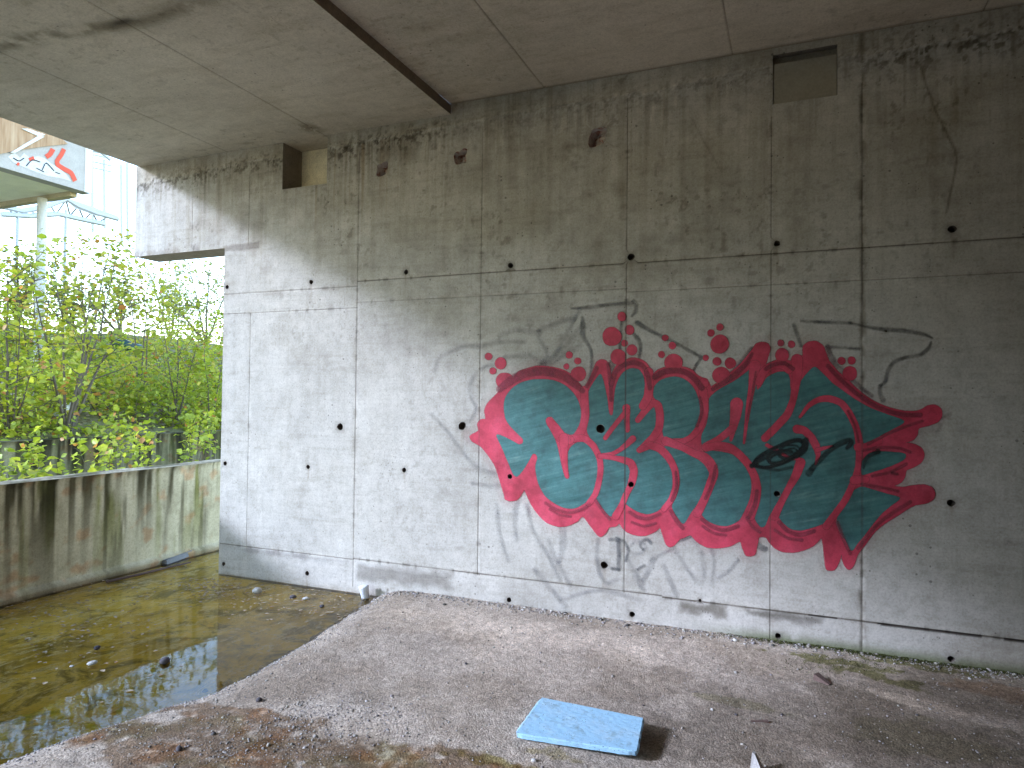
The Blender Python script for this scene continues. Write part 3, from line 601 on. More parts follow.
for pts, w in [([(435,372),(440,358),(462,347),(482.3,346),(496.4,342.5),(524.5,341.6)], (3, 4, 4, 5, 4.5, 4)), ([(505,357.4),(529.8,355.6),(540.3,362.7)], 4), ([(497,364),(485,367),(476,374),(470.5,385),(471,397),(476,408),(470,422)], (2, 3, 4, 4, 3, 3, 3)), ([(579,311.7),(566.7,333.7),(556,353)], 4), ([(582,325),(566,345),(543.8,363.5)], 3.5), ([(538.6,337),(547.3,354.8),(540,366)], 4), ([(573.7,351),(556,361),(546,366)], 4), ([(536,366),(560,355),(580,345)], 4),
    ([(432,415),(448,432),(465,455),(480,470),(496,473.7)], (3, 3, 3, 5, 5)), ([(472.5,483),(488,486),(500,485.5)], (3, 4, 5)), ([(520.5,495),(516,508),(515,522),(517,540)], (3, 6, 5, 3)), ([(562.5,527),(563,545),(560,562)], (7, 7, 4)), ([(527,505),(533,530),(548,555),(560,580)], 4), ([(535,570),(552,590),(566,606)], 5), ([(497,505),(500,535),(508,560)], 4), ([(598,538),(597,555),(600,574),(607,583),(617,580)], 4), ([(548,540),(556,560),(570,585)], 4),
    ([(674,548),(686.6,568),(699,583),(704,577),(703,562),(700.6,550),(692,537)], (3, 3.5, 4, 4, 4, 4, 3)), ([(627,557),(636,575),(644,591)], (4, 6, 4)), ([(654,558),(648,572),(640,586)], (6, 6, 4)), ([(664,566),(670,580),(677,596)], 4.5), ([(650,560),(662,554),(673,549)], 2.5), ([(628,549),(634,554),(641,553),(646,548)], 2.5), ([(631,546),(636,541),(644,544)], 2), ([(574,318),(560,322),(540,330)], 5), ([(500,336),(515,330),(540,333)], 5), ([(738,560),(728,572),(718,578)], 3), ([(711,545),(714,565),(712,585)], 3), ([(560,600),(600,590),(640,600)], 4), ([(927,421),(938,419),(950,414)], 3), ([(941,425),(937,432)], 2.5)]:
    gh.stroke(pts, w, soft=4)
gh.build('faint_sketch', GHOST, wall)

# ==================================================================== CEILING
ceil_conc = concrete_mat('ceiling_concrete', (.46, .405, .32), (.575, .51, .41), (.655, .585, .485), board=(3, 18, 3), bmix=.15)
def ceil_part(name, x0, x1, z, seams, parent, yend):
    xs = axis(max(x0, -6.42), min(x1, 2), .016, x0, x1, .2, [s+e for s in seams for e in (-.006, 0, .006)]); ys = axis(2.0, yend, .016, -6.0, yend, .25)
    X, Y = np.meshgrid(xs, ys, indexing='ij')
    t = np.ones(X.shape+(3,)); t *= (.8+.4*fbm(X*.9, Y*.9+4, 5))[..., None]
    br = lambda amt, c: t.__imul__(1-np.clip(amt, 0, 1)[..., None]*(1-np.array(c)))
    for s in seams:
        br(np.clip(1-np.abs(X-s)/.0065, 0, 1)**.6*(.45+.5*fbm(Y*4+s, Y*0, 3))*.9, (.3, .27, .22))
    br(sstep(.5, .75, fbm(X*3+9, Y*14, 4))*.28, (.62, .58, .5))
    br(sstep(.80, .86, vnoise(X*22, Y*26))*sstep(.45, .6, fbm(X*1.6, Y*1.6+70, 3))*.3, (.4, .37, .32))
    # soot line running across the slab and the dark joint at the wall
    yl = 3.02+.06*(X+4.6)+.12*(fbm(X*2, X*0+3, 4)-.5)
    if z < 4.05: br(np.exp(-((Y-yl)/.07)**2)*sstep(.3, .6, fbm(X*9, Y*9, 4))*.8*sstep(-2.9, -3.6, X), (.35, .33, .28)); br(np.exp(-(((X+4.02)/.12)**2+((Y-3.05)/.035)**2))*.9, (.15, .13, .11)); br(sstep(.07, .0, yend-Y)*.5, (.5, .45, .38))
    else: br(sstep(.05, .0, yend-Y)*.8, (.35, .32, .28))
    br(sstep(.06, 0, X-x0)*.3, (.8, .8, .8))
    if z < 4.05: br(np.exp(-(((X+4.02)/.10)**2+((Y-4.9)/.12)**2))*sstep(.3, .5, fbm(X*20, Y*20, 3))*.8, (.3, .26, .2)); br(sstep(.5, .7, fbm(X*4, Y*4+20, 4))*np.exp(-(((X+3.6)/.5)**2+((Y-4.3)/.5)**2))*-.25+0*X, (1, 1, 1))
    Z = np.full(X.shape, z)+.004*(fbm(X*1.5, Y*1.5, 3)-.5)
    for s in seams: Z += np.where(np.abs(X-s) < .004, .004, 0)
    c = np.stack([X, Y, Z], -1).reshape(-1, 3); f = grid_faces(len(xs), len(ys), None, True)
    tv = t.reshape(-1, 3)
    return c, f, tv
c1, f1, t1 = ceil_part('a', -6.415, STEP_X, 4.0, [-5.19, -4.01], None, WALL_Y+.29)
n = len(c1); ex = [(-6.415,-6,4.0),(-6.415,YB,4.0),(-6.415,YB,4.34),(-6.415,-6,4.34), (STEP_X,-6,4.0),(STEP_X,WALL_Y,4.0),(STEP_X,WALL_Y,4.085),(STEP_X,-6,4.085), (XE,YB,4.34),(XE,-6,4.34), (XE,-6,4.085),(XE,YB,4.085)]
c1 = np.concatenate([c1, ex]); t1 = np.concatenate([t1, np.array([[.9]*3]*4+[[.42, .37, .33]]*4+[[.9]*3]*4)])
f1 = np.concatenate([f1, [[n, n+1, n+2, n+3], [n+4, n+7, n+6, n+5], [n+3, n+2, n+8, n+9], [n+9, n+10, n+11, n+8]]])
ceiling = mesh_np('concrete_ceiling', c1, f1, ceil_conc, None, t1)
tag(ceiling, 'stained concrete slab overhead with a dark step between two levels', 'ceiling')
c2_, f2_, t2_ = ceil_part('b', STEP_X, XE, 4.085, [-1.86, -.42, 1.1], None, WALL_Y+.002)
mesh_np('raised_bay', c2_, f2_, ceil_conc, ceiling, t2_)

# ==================================================================== FLOOR
SHY = [-6, 0, 1.4, 2.05, 2.3, 2.7, 3.0, 3.4, 3.8, 4.4, 4.95, 5.4]; SHX = [-3.6, -3.55, -3.5, -3.42, -3.39, -3.25, -3.12, -3.12, -3.16, -3.24, -3.31, -3.4]
WATER = -.15
def floor_z(x, y):
    s = x-np.interp(y, SHY, SHX)-.05*(fbm(x*0+y*5, y*0+1, 4)-.5)-.06*(fbm(x*9, y*9, 3)-.5)
    z = WATER+np.where(s > 0, .085*(1-np.exp(-s/.10)), s*.30)
    z += .03*np.exp(-((x+.95)/.9)**2-((y-3.0)/.8)**2)*(s > 0)
    z += .025*(fbm(x*1.4, y*1.4, 4)-.5)*sstep(0, .3, s)
    z += .0075*(fbm(x*26, y*26, 3)-.5)
    return z
fx = axis(-3.75, 1.75, .0115, -4.0, XE, .1); fy = axis(1.75, 5.1, .0115, -6, WALL_Y+.05, .15)
FX, FY = np.meshgrid(fx, fy, indexing='ij'); FZ = floor_z(FX, FY)
ft = np.ones(FX.shape+(3,)); br = lambda amt, c: ft.__imul__(1-np.clip(amt, 0, 1)[..., None]*(1-np.array(c)))
def blob(px, py, rx, ry, rot=0, sc=4, sd=0, warp=.55):
    c = on(px, py, 2, -.06); a = math.radians(rot)
    dx, dy = FX-c[0], FY-c[1]; u = (dx*math.cos(a)+dy*math.sin(a))/rx; v = (-dx*math.sin(a)+dy*math.cos(a))/ry
    d = np.sqrt(u*u+v*v)+warp*(fbm(FX*sc+sd, FY*sc+sd*2, 5)-.5)*2
    return sstep(1.15, .75, d)
ft *= (.78+.42*fbm(FX*2.2, FY*2.2, 5))[..., None]
ft *= (.72+.56*fbm(FX*30, FY*30, 3))[..., None]
cloud = fbm(FX*2.6+30, FY*2.6, 5)
br(sstep(.48, .66, cloud)*.5, (.66, .62, .56))
for b in ((560, 655, .9, .55, 0), (690, 650, .7, .5, 10), (470, 625, .8, .35, 0)): ft *= (1+.16*blob(*b))[..., None]*np.array([1.01, 1.0, .985])
br(blob(300, 672, .55, .35, 20, 3, 3)*.45, (.72, .68, .64))
ft *= (1+.16*blob(330, 715, .6, .16, 12, 7, 9)[..., None]*np.array([.95, 1, 1.1]))
ft *= (1+.22*blob(60, 750, .45, .16, 20, 6, 2)[..., None]*np.array([1, 1, 1]))
dirt = np.maximum.reduce([blob(215, 748, .62, .26, 8, 5, 1, .8), blob(330, 760, .62, .2, 0, 5, 5, .8), blob(430, 768, .5, .16, 0, 6, 8, .8), blob(240, 715, .4, .1, 10, 8, 12, .9), blob(170, 740, .3, .14, 20, 9, 15, .9)])
dirt = np.clip(dirt*1.1*sstep(.28, .55, fbm(FX*14, FY*14, 4)+.2), 0, 1)
br(dirt*.85*sstep(.36, .54, fbm(FX*19+4, FY*19, 4)+.12), (.40, .30, .20))
rustd = dirt*sstep(.5, .68, fbm(FX*6+60, FY*6, 4)); br(rustd*.8, (.95, .66, .42))
br(dirt*sstep(.52, .68, fbm(FX*5+20, FY*7+90, 4))*.6, (.62, .66, .4))
yg = np.maximum(blob(495, 766, .2, .05, 0, 16, 3, 1.2), blob(555, 760, .12, .04, 0, 16, 13, 1.2)*.6); br(yg*.85, (.6, .56, .22))
damp = np.maximum.reduce([blob(900, 735, .9, .38, 0, 2.5, 3, .7), blob(700, 745, .6, .22, 0, 4, 4, .7), blob(1000, 690, .5, .5, 0, 3, 7, .5), blob(870, 700, .35, .12, -25, 5, 9, .6)])
br(damp*.62, (.44, .42, .38))
br(blob(1010, 740, .9, .7, 0, 2, 11, .4)*.45, (.5, .47, .42))
moss = np.maximum.reduce([blob(830, 660, .3, .06, -3, 15, 2, 1.3), blob(930, 668, .35, .05, -2, 15, 6, 1.3), blob(870, 675, .25, .08, -20, 13, 16, 1.3), blob(720, 700, .25, .06, 0, 7, 22, .9)*.5, blob(930, 740, .5, .2, 0, 5, 25, .9)*.45])
br(moss*.85, (.42, .46, .2))
ft *= (1+.4*blob(925, 703, .3, .06, -14, 7, 30, .6))[..., None]
br(blob(1010, 692, .3, .12, 0, 11, 33, 1.1)*.45, (.8, .52, .3))
sh = FX-np.interp(FY, SHY, SHX); br(sstep(.17, .02, sh+.16*(fbm(FX*7, FY*7, 4)-.5))*.45, (.55, .5, .42)); br(sstep(.02, -.04, sh)*.8, (.85, .74, .42))
br(sstep(.9, 0, -FY+2.2)*0, (1, 1, 1))
m = N('gravelly_concrete_floor'); o_ = m.obj(); fn = m.noise(95, 6, .8, o_); gn = m.voro(110, o_); gc = m.voro(110, o_, out='Color')
sep = m.n('ShaderNodeSeparateColor'); m.set(sep.inputs[0], gc)
col = m.ramp(fn, [(.28, (.20, .17, .14)), (.5, (.415, .355, .298)), (.72, (.59, .52, .45))])
col = m.mix(.45, col, m.ramp(sep.outputs[0], [(0, (.42, .4, .38)), (.5, (1, .98, .95)), (1, (1.6, 1.57, 1.52))]), 'MULTIPLY')
col = m.mix(1, col, m.attr('tint'), 'MULTIPLY')
h = m.math('ADD', m.math('MULTIPLY', fn, .8), m.math('MULTIPLY', m.math('SUBTRACT', 1, gn), .6))
m.bsdf(col, .92, m.bump(h, .55, .012), .25); FLOOR_M = m.m
floor = mesh_np('concrete_floor', np.stack([FX, FY, FZ], -1).reshape(-1, 3), grid_faces(len(fx), len(fy)), FLOOR_M, None, ft.reshape(-1, 3), True)
tag(floor, kind='structure')

# loose gravel
def ico(sub=1):
    bm = bmesh.new(); bmesh.ops.create_icosphere(bm, subdivisions=sub, radius=1); v = np.array([x.co[:] for x in bm.verts]); f = np.array([[q.index for q in p.verts] for p in bm.faces]); bm.free(); return v, f
IV, IF = ico(1)
def gravel(n):
    xs_, ys_, rs = [], [], []
    while len(xs_) < n:
        k = random.random()
        if k < .30: y = random.uniform(1.8, 5.05); x = float(np.interp(y, SHY, SHX))+abs(random.gauss(0, .12))-.03
        elif k < .38: c = on(random.gauss(330, 55), random.gauss(716, 12), 2, -.07); x, y = c[0], c[1]
        elif k < .57: x = random.uniform(-3.2, 1.6); y = WALL_Y-.01-abs(random.gauss(0, .07))
        elif k < .66: c = on(random.gauss(250, 80), random.gauss(745, 16), 2, -.07); x, y = c[0], c[1]
        else: x = random.uniform(-3.3, 1.7); y = random.uniform(1.8, 5.0)
        if y > 5.09 or y < 1.7 or x < -3.7: continue
        xs_.append(x); ys_.append(y); rs.append(min(.018, .0018+random.expovariate(1/(.0015 if y < 4.85 else .0028))))
    x = np.array(xs_); y = np.array(ys_); r = np.array(rs); z = floor_z(x, y)
    nv = len(IV); V = np.zeros((n, nv, 3)); T = np.zeros((n, nv, 3))
    for i in range(n):
        sc = r[i]*np.array([random.uniform(.7, 1.4), random.uniform(.6, 1.1), random.uniform(.45, .85)]); a = random.random()*6.28
        v = IV*(1+.35*(rng.random((nv, 1))-.5))*sc; c, s_ = math.cos(a), math.sin(a)
        V[i] = np.stack([v[:, 0]*c-v[:, 1]*s_+x[i], v[:, 0]*s_+v[:, 1]*c+y[i], v[:, 2]+z[i]+r[i]*.12], 1)
        b = random.choice((.22, .28, .33, .38, .46, .3, .10, .36)); T[i] = np.array([b, b*random.uniform(.88, .95), b*random.uniform(.76, .9)])
    f = (IF[None]+np.arange(n)[:, None, None]*nv).reshape(-1, 3)
    return V.reshape(-1, 3), f, T.reshape(-1, 3)
m = N('loose_stone'); nn = m.noise(140, 4, .7); m.bsdf(m.mix(1, m.ramp(nn, [(.3, (.75, .75, .75)), (.7, (1.15, 1.15, 1.15))]), m.attr('tint'), 'MULTIPLY'), .9, m.bump(nn, .4, .004)); GRAV = m.m
gv, gf, gt = gravel(14000)
tag(mesh_np('gravel', gv, gf, GRAV, None, gt), kind='stuff')

# moss tufts along the wall foot and on the dirt
def tufts(n, sites):
    V = []; Fc = []; T = []
    for i in range(n):
        x, y = sites(); z = float(floor_z(np.array(x), np.array(y))); hgt = random.uniform(.003, .009)
        a = random.random()*6.28; w = random.uniform(.002, .005); k = len(V)
        lx, ly = random.gauss(0, .006), random.gauss(0, .006)
        V += [(x-w*math.cos(a), y-w*math.sin(a), z-.002), (x+w*math.cos(a), y+w*math.sin(a), z-.002), (x+lx+w*.4, y+ly, z+hgt), (x+lx-w*.4, y+ly, z+hgt)]
        Fc.append([k, k+1, k+2, k+3]); g = random.uniform(.4, 1.1); T += [(.085*g, .095*g, .022*g)]*4
    return np.array(V), np.array(Fc), np.array(T)
def site():
    if random.random() < .9: return random.triangular(-.6, 1.6, .5), WALL_Y-.004-abs(random.gauss(0, .035))
    c = on(random.gauss(860, 45), random.gauss(668, 5), 2, -.08); return c[0], min(c[1], 5.08)
tvv, tff, ttt = tufts(4200, site)
tag(mesh_np('moss', tvv, tff, GRAV, None, ttt), kind='stuff')

# ==================================================================== POND
m = N('pond_bed'); o_ = m.obj()
big = m.noise(1.6, 6, .65, o_, .6); md = m.noise(6, 6, .7, m.mapping(scale=(1.6, .8, 1)), .8); fi = m.noise(30, 5, .7)
col = m.ramp(big, [(.34, (.38, .25, .03)), (.5, (.72, .48, .06)), (.66, (.85, .62, .16))])
scum = m.math('MULTIPLY', m.mr(md, .51, .60), m.mr(fi, .38, .54))
md2 = m.noise(3.1, 6, .72, m.mapping(loc=(3, 7, 0)), 1.2); col = m.mix(m.mr(md2, .49, .60, 0, .8), col, (.20, .145, .025))
col = m.mix(m.math('MULTIPLY', scum, .85), col, (.86, .70, .42))
col = m.mix(m.mr(fi, .55, .8), col, (.13, .10, .03))
m.bsdf(col, .9, m.bump(md, .4, .02), .2); POND = m.m
px_ = np.linspace(-6.2, -2.9, 90); py_ = np.linspace(-6, 12, 300); PX, PY = np.meshgrid(px_, py_, indexing='ij')
PZ = WATER-.020+.012*(fbm(PX*2, PY*2, 4)-.5)
tag(mesh_np('pond_bed', np.stack([PX, PY, PZ], -1).reshape(-1, 3), grid_faces(90, 300), POND, None, None, True), kind='structure')
m = N('pond_water')
fr = m.n('ShaderNodeFresnel'); fr.inputs[0].default_value = 1.31
nr = m.bump(m.math('ADD', m.noise(7, 3, .55, None, .4), m.math('MULTIPLY', m.noise(38, 3, .6), .13)), .018, .03)
m.set(fr.inputs['Normal'], nr)
gl = m.n('ShaderNodeBsdfGlossy'); gl.inputs['Roughness'].default_value = .004; m.set(gl.inputs['Normal'], nr)
tr = m.n('ShaderNodeBsdfTransparent'); tr.inputs[0].default_value = (.93, .9, .72, 1)
mx = m.n('ShaderNodeMixShader'); m.set(mx.inputs[0], fr.outputs[0]); m.t.links.new(tr.outputs[0], mx.inputs[1]); m.t.links.new(gl.outputs[0], mx.inputs[2]); m.t.links.new(mx.outputs[0], m.out.inputs[0])
tag(mesh_np('pond_water', [(-6.12, -6, WATER), (-2.85, -6, WATER), (-2.85, 12, WATER), (-6.12, 12, WATER)], [[0, 1, 2, 3]], m.m), kind='structure')

# ==================================================================== PARAPET + RETAINING WALL
par_conc = concrete_mat('parapet_concrete', (.36, .31, .20), (.50, .44, .30), (.60, .53, .38), board=(20, 20, .7))
ret_conc = concrete_mat('mossy_concrete', (.13, .12, .06), (.22, .20, .105), (.30, .27, .16), board=(20, 20, .7))
def stained_wall(name, xf, xb, ztop, zbot, y0, y1, mat, seed, label, green):
    ys = axis(max(y0, 2.5), min(y1, 11), .02, y0, y1, .3); zz = np.arange(zbot, ztop+.001, .02); zz[-1] = ztop
    Y, Z = np.meshgrid(ys, zz, indexing='ij'); t = np.ones(Y.shape+(3,)); br = lambda amt, c: t.__imul__(1-np.clip(amt, 0, 1)[..., None]*(1-np.array(c)))
    d = ztop-Z
    t *= (.8+.45*fbm(Y*3+seed, Z*1.3, 5))[..., None]
    s1 = fbm(Y*15+seed, Z*.8+seed, 5); L = .35+1.1*fbm(Y*5+seed*2, Y*0, 3)
    br(sstep(.46, .60, s1)*np.clip(1.15-d/L, 0, 1)*.97, (.15, .14, .09))
    s2 = fbm(Y*9+40+seed, Z*.8, 5); br(sstep(.48, .66, s2)*np.clip(1.3-d/.9, 0, 1)*.9, green)
    br(sstep(.1, 0, d)*.5*sstep(.4, .6, fbm(Y*9, Z*9, 3)), (.35, .33, .28))
    br(sstep(.5, .65, fbm(Y*26+seed, Z*2, 3))*np.clip(1-d/.6, 0, 1)*.6, (.4, .38, .3))
    br(sstep(.62, .75, fbm(Y*6+seed+7, Z*7, 4))*.55, (.95, .55, .35))
    br(sstep(.11, .0, Z-zbot-.2)*.8*(seed < 5), (.35, .27, .2))
    X = xf+.006*(fbm(Y*2, Z*2, 3)-.5)+np.where(d < .001, .012, 0)
    if seed < 5: X = X+np.where(Z < -.09, .05, 0)
    c = np.stack([X, Y, Z], -1).reshape(-1, 3); f = grid_faces(len(ys), len(zz)); n = len(c)
    # mossy coping: own fine strip so it carries dirt
    us = np.linspace(0, 1, 10); U, Y2 = np.meshgrid(us, ys, indexing='ij'); X2 = xf+.012+(xb-xf-.012)*U; Z2 = ztop+.001+.012*np.sin(U*3.14)+.012*(fbm(X2*14, Y2*14, 3)-.5)*np.minimum(1, 6*np.minimum(U, 1-U))
    t2 = np.ones(U.shape+(3,))*(.45+.6*fbm(X2*10, Y2*10, 4))[..., None]*np.array([1.0, .97, .97])
    k = sstep(.45, .62, fbm(X2*7+seed, Y2*2.5, 4)); t2 *= (1-k[..., None]*.9*(1-np.array([.25, .25, .13]))); k = sstep(.4, .6, fbm(X2*30, Y2*22+seed, 3)); t2 *= (1-k[..., None]*.6*(1-np.array([.4, .37, .3])))
    c = np.concatenate([c, np.stack([X2, Y2, Z2], -1).reshape(-1, 3)]); f = np.concatenate([f, grid_faces(10, len(ys))+n]); tv = np.concatenate([t.reshape(-1, 3), t2.reshape(-1, 3)])
    n = len(c); c = np.concatenate([c, [(xb, y0, zbot), (xb, y1, zbot), (xb, y1, ztop), (xb, y0, ztop), (xf, y0, zbot), (xf, y0, ztop), (xf, y1, zbot), (xf, y1, ztop)]]); tv = np.concatenate([tv, np.full((8, 3), .7)])
    f = np.concatenate([f, [[n, n+3, n+2, n+1], [n, n+4, n+5, n+3], [n+1, n+2, n+7, n+6]]])
    return tag(mesh_np(name, c, f, mat, None, tv), label, 'wall')
stained_wall('parapet_wall', -6.05, -6.27, .835, -.36, -6, 12, par_conc, 2.0, 'low concrete parapet streaked with black and green stains beside the pond', (.42, .46, .16))
stained_wall('retaining_wall', -9.2, -9.42, .97, -.3, -8, 24, ret_conc, 9.0, 'mossy dark concrete retaining wall at the foot of the overgrown slope', (.3, .36, .12))

# ==================================================================== ROOM BEHIND THE CAMERA
room_conc = concrete_mat('room_concrete', (.34, .27, .18), (.41, .33, .23), (.47, .385, .28), use_tint=False)
tag(MB().box((-2.2, -5.995, -.4), (-1.95, -.7, 3.99)).build('light_stop_wall', room_conc), 'unseen concrete cross wall added behind the viewer to block light', 'wall')  # added out of view so the right side gets less sky light
tag(MB().box((-2.2, -6.3, -.4), (XE, -6.0, 4.2)).build('rear_wall', room_conc), 'plain concrete wall closing the hall behind the viewer', 'wall')
tag(MB().box((XE, -6.3, -.4), (XE+.3, YB, 4.3)).build('side_wall', room_conc), 'plain concrete wall closing the hall on the right', 'wall')

# ==================================================================== TERRAIN
m = N('slope_soil'); n1 = m.noise(1.4, 6, .7); n2 = m.noise(16, 6, .75)
col = m.mix(.5, m.ramp(n1, [(.35, (.09, .075, .035)), (.5, (.07, .095, .025)), (.65, (.16, .125, .07))]), m.ramp(n2, [(.3, (.10, .09, .04)), (.5, (.24, .22, .09)), (.7, (.46, .38, .26))]))
col = m.mix(m.attr('tint', 'Fac'), col, m.ramp(n2, [(.3, (.40, .35, .28)), (.7, (.62, .56, .46))]))  # pale ground colour, added to throw light upward where the mask is set
m.bsdf(col, .95, m.bump(n2, .8, .05), .2); SOIL = m.m
def hill_z(x, y):
    d = np.maximum(0, -9.42-x)
    z = .93+.19*np.minimum(d, 16)+.03*np.clip(d-16, 0, 30)
    z = z+(.5*(fbm(x*.35+9, y*.35, 4)-.5)+.10*(fbm(x*2.2, y*2.2, 3)-.5))*np.minimum(1, d/1.5)
    return np.where(x > -9.41, .02+.06*(fbm(x*2, y*2, 3)-.5), z)
hx = np.concatenate([np.arange(-75, -24, 1.5), np.arange(-24, -9.45, .22), [-9.411, -9.40], np.arange(-9.3, -6.25, .15), [-6.25]]); hy = np.concatenate([np.arange(-40, 2, 1.5), np.arange(2, 22, .3), np.arange(22, 70, 1.5)])
HX, HY = np.meshgrid(hx, hy, indexing='ij')
tag(mesh_np('hillside', np.stack([HX, HY, hill_z(HX, HY)], -1).reshape(-1, 3), grid_faces(len(hx), len(hy)), SOIL, None, np.where((HX > -9.35) | ((HX < -12.7) & (HX > -32) & (HY < 8.3) & (HY > -12)), 1., 0.).ravel(), True), kind='structure')  # pale mask in the trench and under the terrace, added as a light bounce
g = 400; tag(mesh_np('ground', [(-g, -g, -.46), (g, -g, -.46), (g, g, -.46), (-g, g, -.46)], [[0, 1, 2, 3]], SOIL), kind='structure')

# ==================================================================== VEGETATION
def leaf_mat(name, stops, trans=.45):
    m = N(name); t = m.attr('tint', 'Fac'); col = m.ramp(t, stops)
    col = m.mix(.4, col, m.ramp(m.noise(25, 3, .6), [(.3, (.7, .7, .7)), (.7, (1.25, 1.25, 1.25))]), 'MULTIPLY')
    d = m.n('ShaderNodeBsdfDiffuse'); m.set(d.inputs[0], col); tl = m.n('ShaderNodeBsdfTranslucent'); m.set(tl.inputs[0], m.mix(1, col, (1.25, 1.2, .5), 'MULTIPLY'))
    g = m.n('ShaderNodeBsdfGlossy'); g.inputs['Roughness'].default_value = .45; g.inputs[0].default_value = (.5, .5, .5, 1)
    a = m.n('ShaderNodeMixShader'); a.inputs[0].default_value = trans; m.t.links.new(d.outputs[0], a.inputs[1]); m.t.links.new(tl.outputs[0], a.inputs[2])
    b = m.n('ShaderNodeMixShader'); b.inputs[0].default_value = .05; m.t.links.new(a.outputs[0], b.inputs[1]); m.t.links.new(g.outputs[0], b.inputs[2]); m.t.links.new(b.outputs[0], m.out.inputs[0])
    return m.m
LEAF_Y = leaf_mat('yellow_green_leaf', [(0, (.16, .19, .03)), (.4, (.33, .36, .05)), (.78, (.48, .45, .08)), (.93, (.52, .38, .10)), (1, (.50, .19, .07))])
LEAF_G = leaf_mat('bright_green_leaf', [(0, (.13, .19, .025)), (.5, (.32, .39, .045)), (.88, (.48, .50, .075)), (.985, (.54, .46, .13)), (1, (.48, .24, .09))])
LEAF_D = leaf_mat('olive_leaf', [(0, (.08, .10, .03)), (.5, (.17, .20, .05)), (1, (.32, .31, .09))])
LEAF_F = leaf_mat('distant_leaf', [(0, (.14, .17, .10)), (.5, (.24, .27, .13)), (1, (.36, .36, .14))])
BARK = plain_mat('bark', (.13, .105, .075), .9, 14, .35, .5); BARK_P = plain_mat('pale_bark', (.32, .29, .25), .9, 14, .3, .4)
def leaves(pts, size, flat=.5, droop=.2):
    n = len(pts); P = np.asarray(pts)
    a = rng.random(n)*2*np.pi; nz_ = rng.normal(0, 1, (n, 3)); nz_[:, 2] += flat*3; nz_ /= np.linalg.norm(nz_, axis=1)[:, None]
    d = np.stack([np.cos(a), np.sin(a), -droop+0*a], 1); d -= nz_*np.sum(d*nz_, 1)[:, None]; d /= np.linalg.norm(d, axis=1)[:, None]
    s = np.cross(nz_, d); L = (size*np.clip(rng.lognormal(-.04, .32, n), .4, 1.6))[:, None]; W = L*.36
    b = P-d*L*.5; tip = P+d*L*.5; m1 = P-d*L*.08
    l = m1+s*W-nz_*W*-.25; r = m1-s*W+nz_*W*.25; l2 = P+d*L*.22+s*W*.72+nz_*W*.2; r2 = P+d*L*.22-s*W*.72+nz_*W*.2
    V = np.stack([b, l, l2, tip, r2, r], 1).reshape(-1, 3)
    k = np.arange(n)[:, None]*6; f = np.concatenate([k+np.array([[0, 1, 2, 3]]), k+np.array([[0, 3, 4, 5]])])
    return V, f, np.repeat(np.clip(rng.normal(.5, .22, n), 0, 1), 6)
def stem(p0, p1, n=7, wob=.06):
    p0 = np.array(p0, float); p1 = np.array(p1, float); L = np.linalg.norm(p1-p0); out = []
    o = np.zeros(3)
    for i in range(n):
        t = i/(n-1); o = o+rng.normal(0, wob*L/n, 3); out.append(p0+(p1-p0)*t+o*min(1, t*2)*(1))
    return out
def plant(name, label, cat_, base, stems, nleaf, lsize, leafm, barkm=None, r0=.025, side=6, spread=.35, start=.3, cluster=.16, group=None, parts=('trunk', 'crown'), shift=None):
    """stems: list of tip offsets from base; twigs leave each stem, leaves sit round the twig ends"""
    root = empty(name, tuple(base)); tag(root, label, cat_, group)
    mb = MB(); pts = []; base = np.zeros(3)
    tw = []
    for tip in stems:
        h = np.array(tip, float); L = np.linalg.norm(h); s = stem(base+rng.normal(0, .03, 3)*[1, 1, 0]-[0, 0, .08], h, 8)
        rr = r0*(.7+.5*rng.random()); mb.tube(s, [rr*(1-.85*i/7) for i in range(8)], 6)
        for q in range(side):
            t = start+(1-start)*(q+rng.random())/side; i = min(6, int(t*7)); p = s[i]+(s[i+1]-s[i])*(t*7-i) if i < 7 else s[-1]
            a = rng.random()*6.28; l = spread*L*(1.15-t*.75)*(.6+.8*rng.random()); e = p+np.array([math.cos(a)*l, math.sin(a)*l, l*(.15+.6*rng.random())])
            tws = stem(p, e, 5, .12); mb.tube(tws, [rr*.35*(1-.8*i/4) for i in range(5)], 4, False); tw.append(tws)
        tw.append(s[4:])
    wts = np.array([sum(np.linalg.norm(a-b) for a, b in zip(t[:-1], t[1:])) for t in tw]); wts /= wts.sum()
    for k in rng.choice(len(tw), nleaf, p=wts):
        t = tw[k]; u = rng.random()**.7*(len(t)-1); i = min(len(t)-2, int(u)); p = t[i]+(t[i+1]-t[i])*(u-i)
        if float(vnoise(p[0]*3.1+k, p[2]*3.1+k*.7)) < .3: p = t[-1]
        pts.append(p+rng.normal(0, cluster, 3)*[1, 1, .7])
    mb.build(parts[0], barkm or BARK, root)
    V, f, tn = leaves(pts, lsize)
    if shift: tn = np.clip(tn+shift, 0, 1)
    mesh_np(parts[1], V, f, leafm, root, tn)
    return root
def at(px, py, x): return on(px, py, 0, x)
def on_hill(px, x):
    p = at(px, 400, x); return np.array([x, p[1], float(hill_z(np.array(x), np.array(p[1])))])
def tip(b, px, py, x): return at(px, py, x)-b

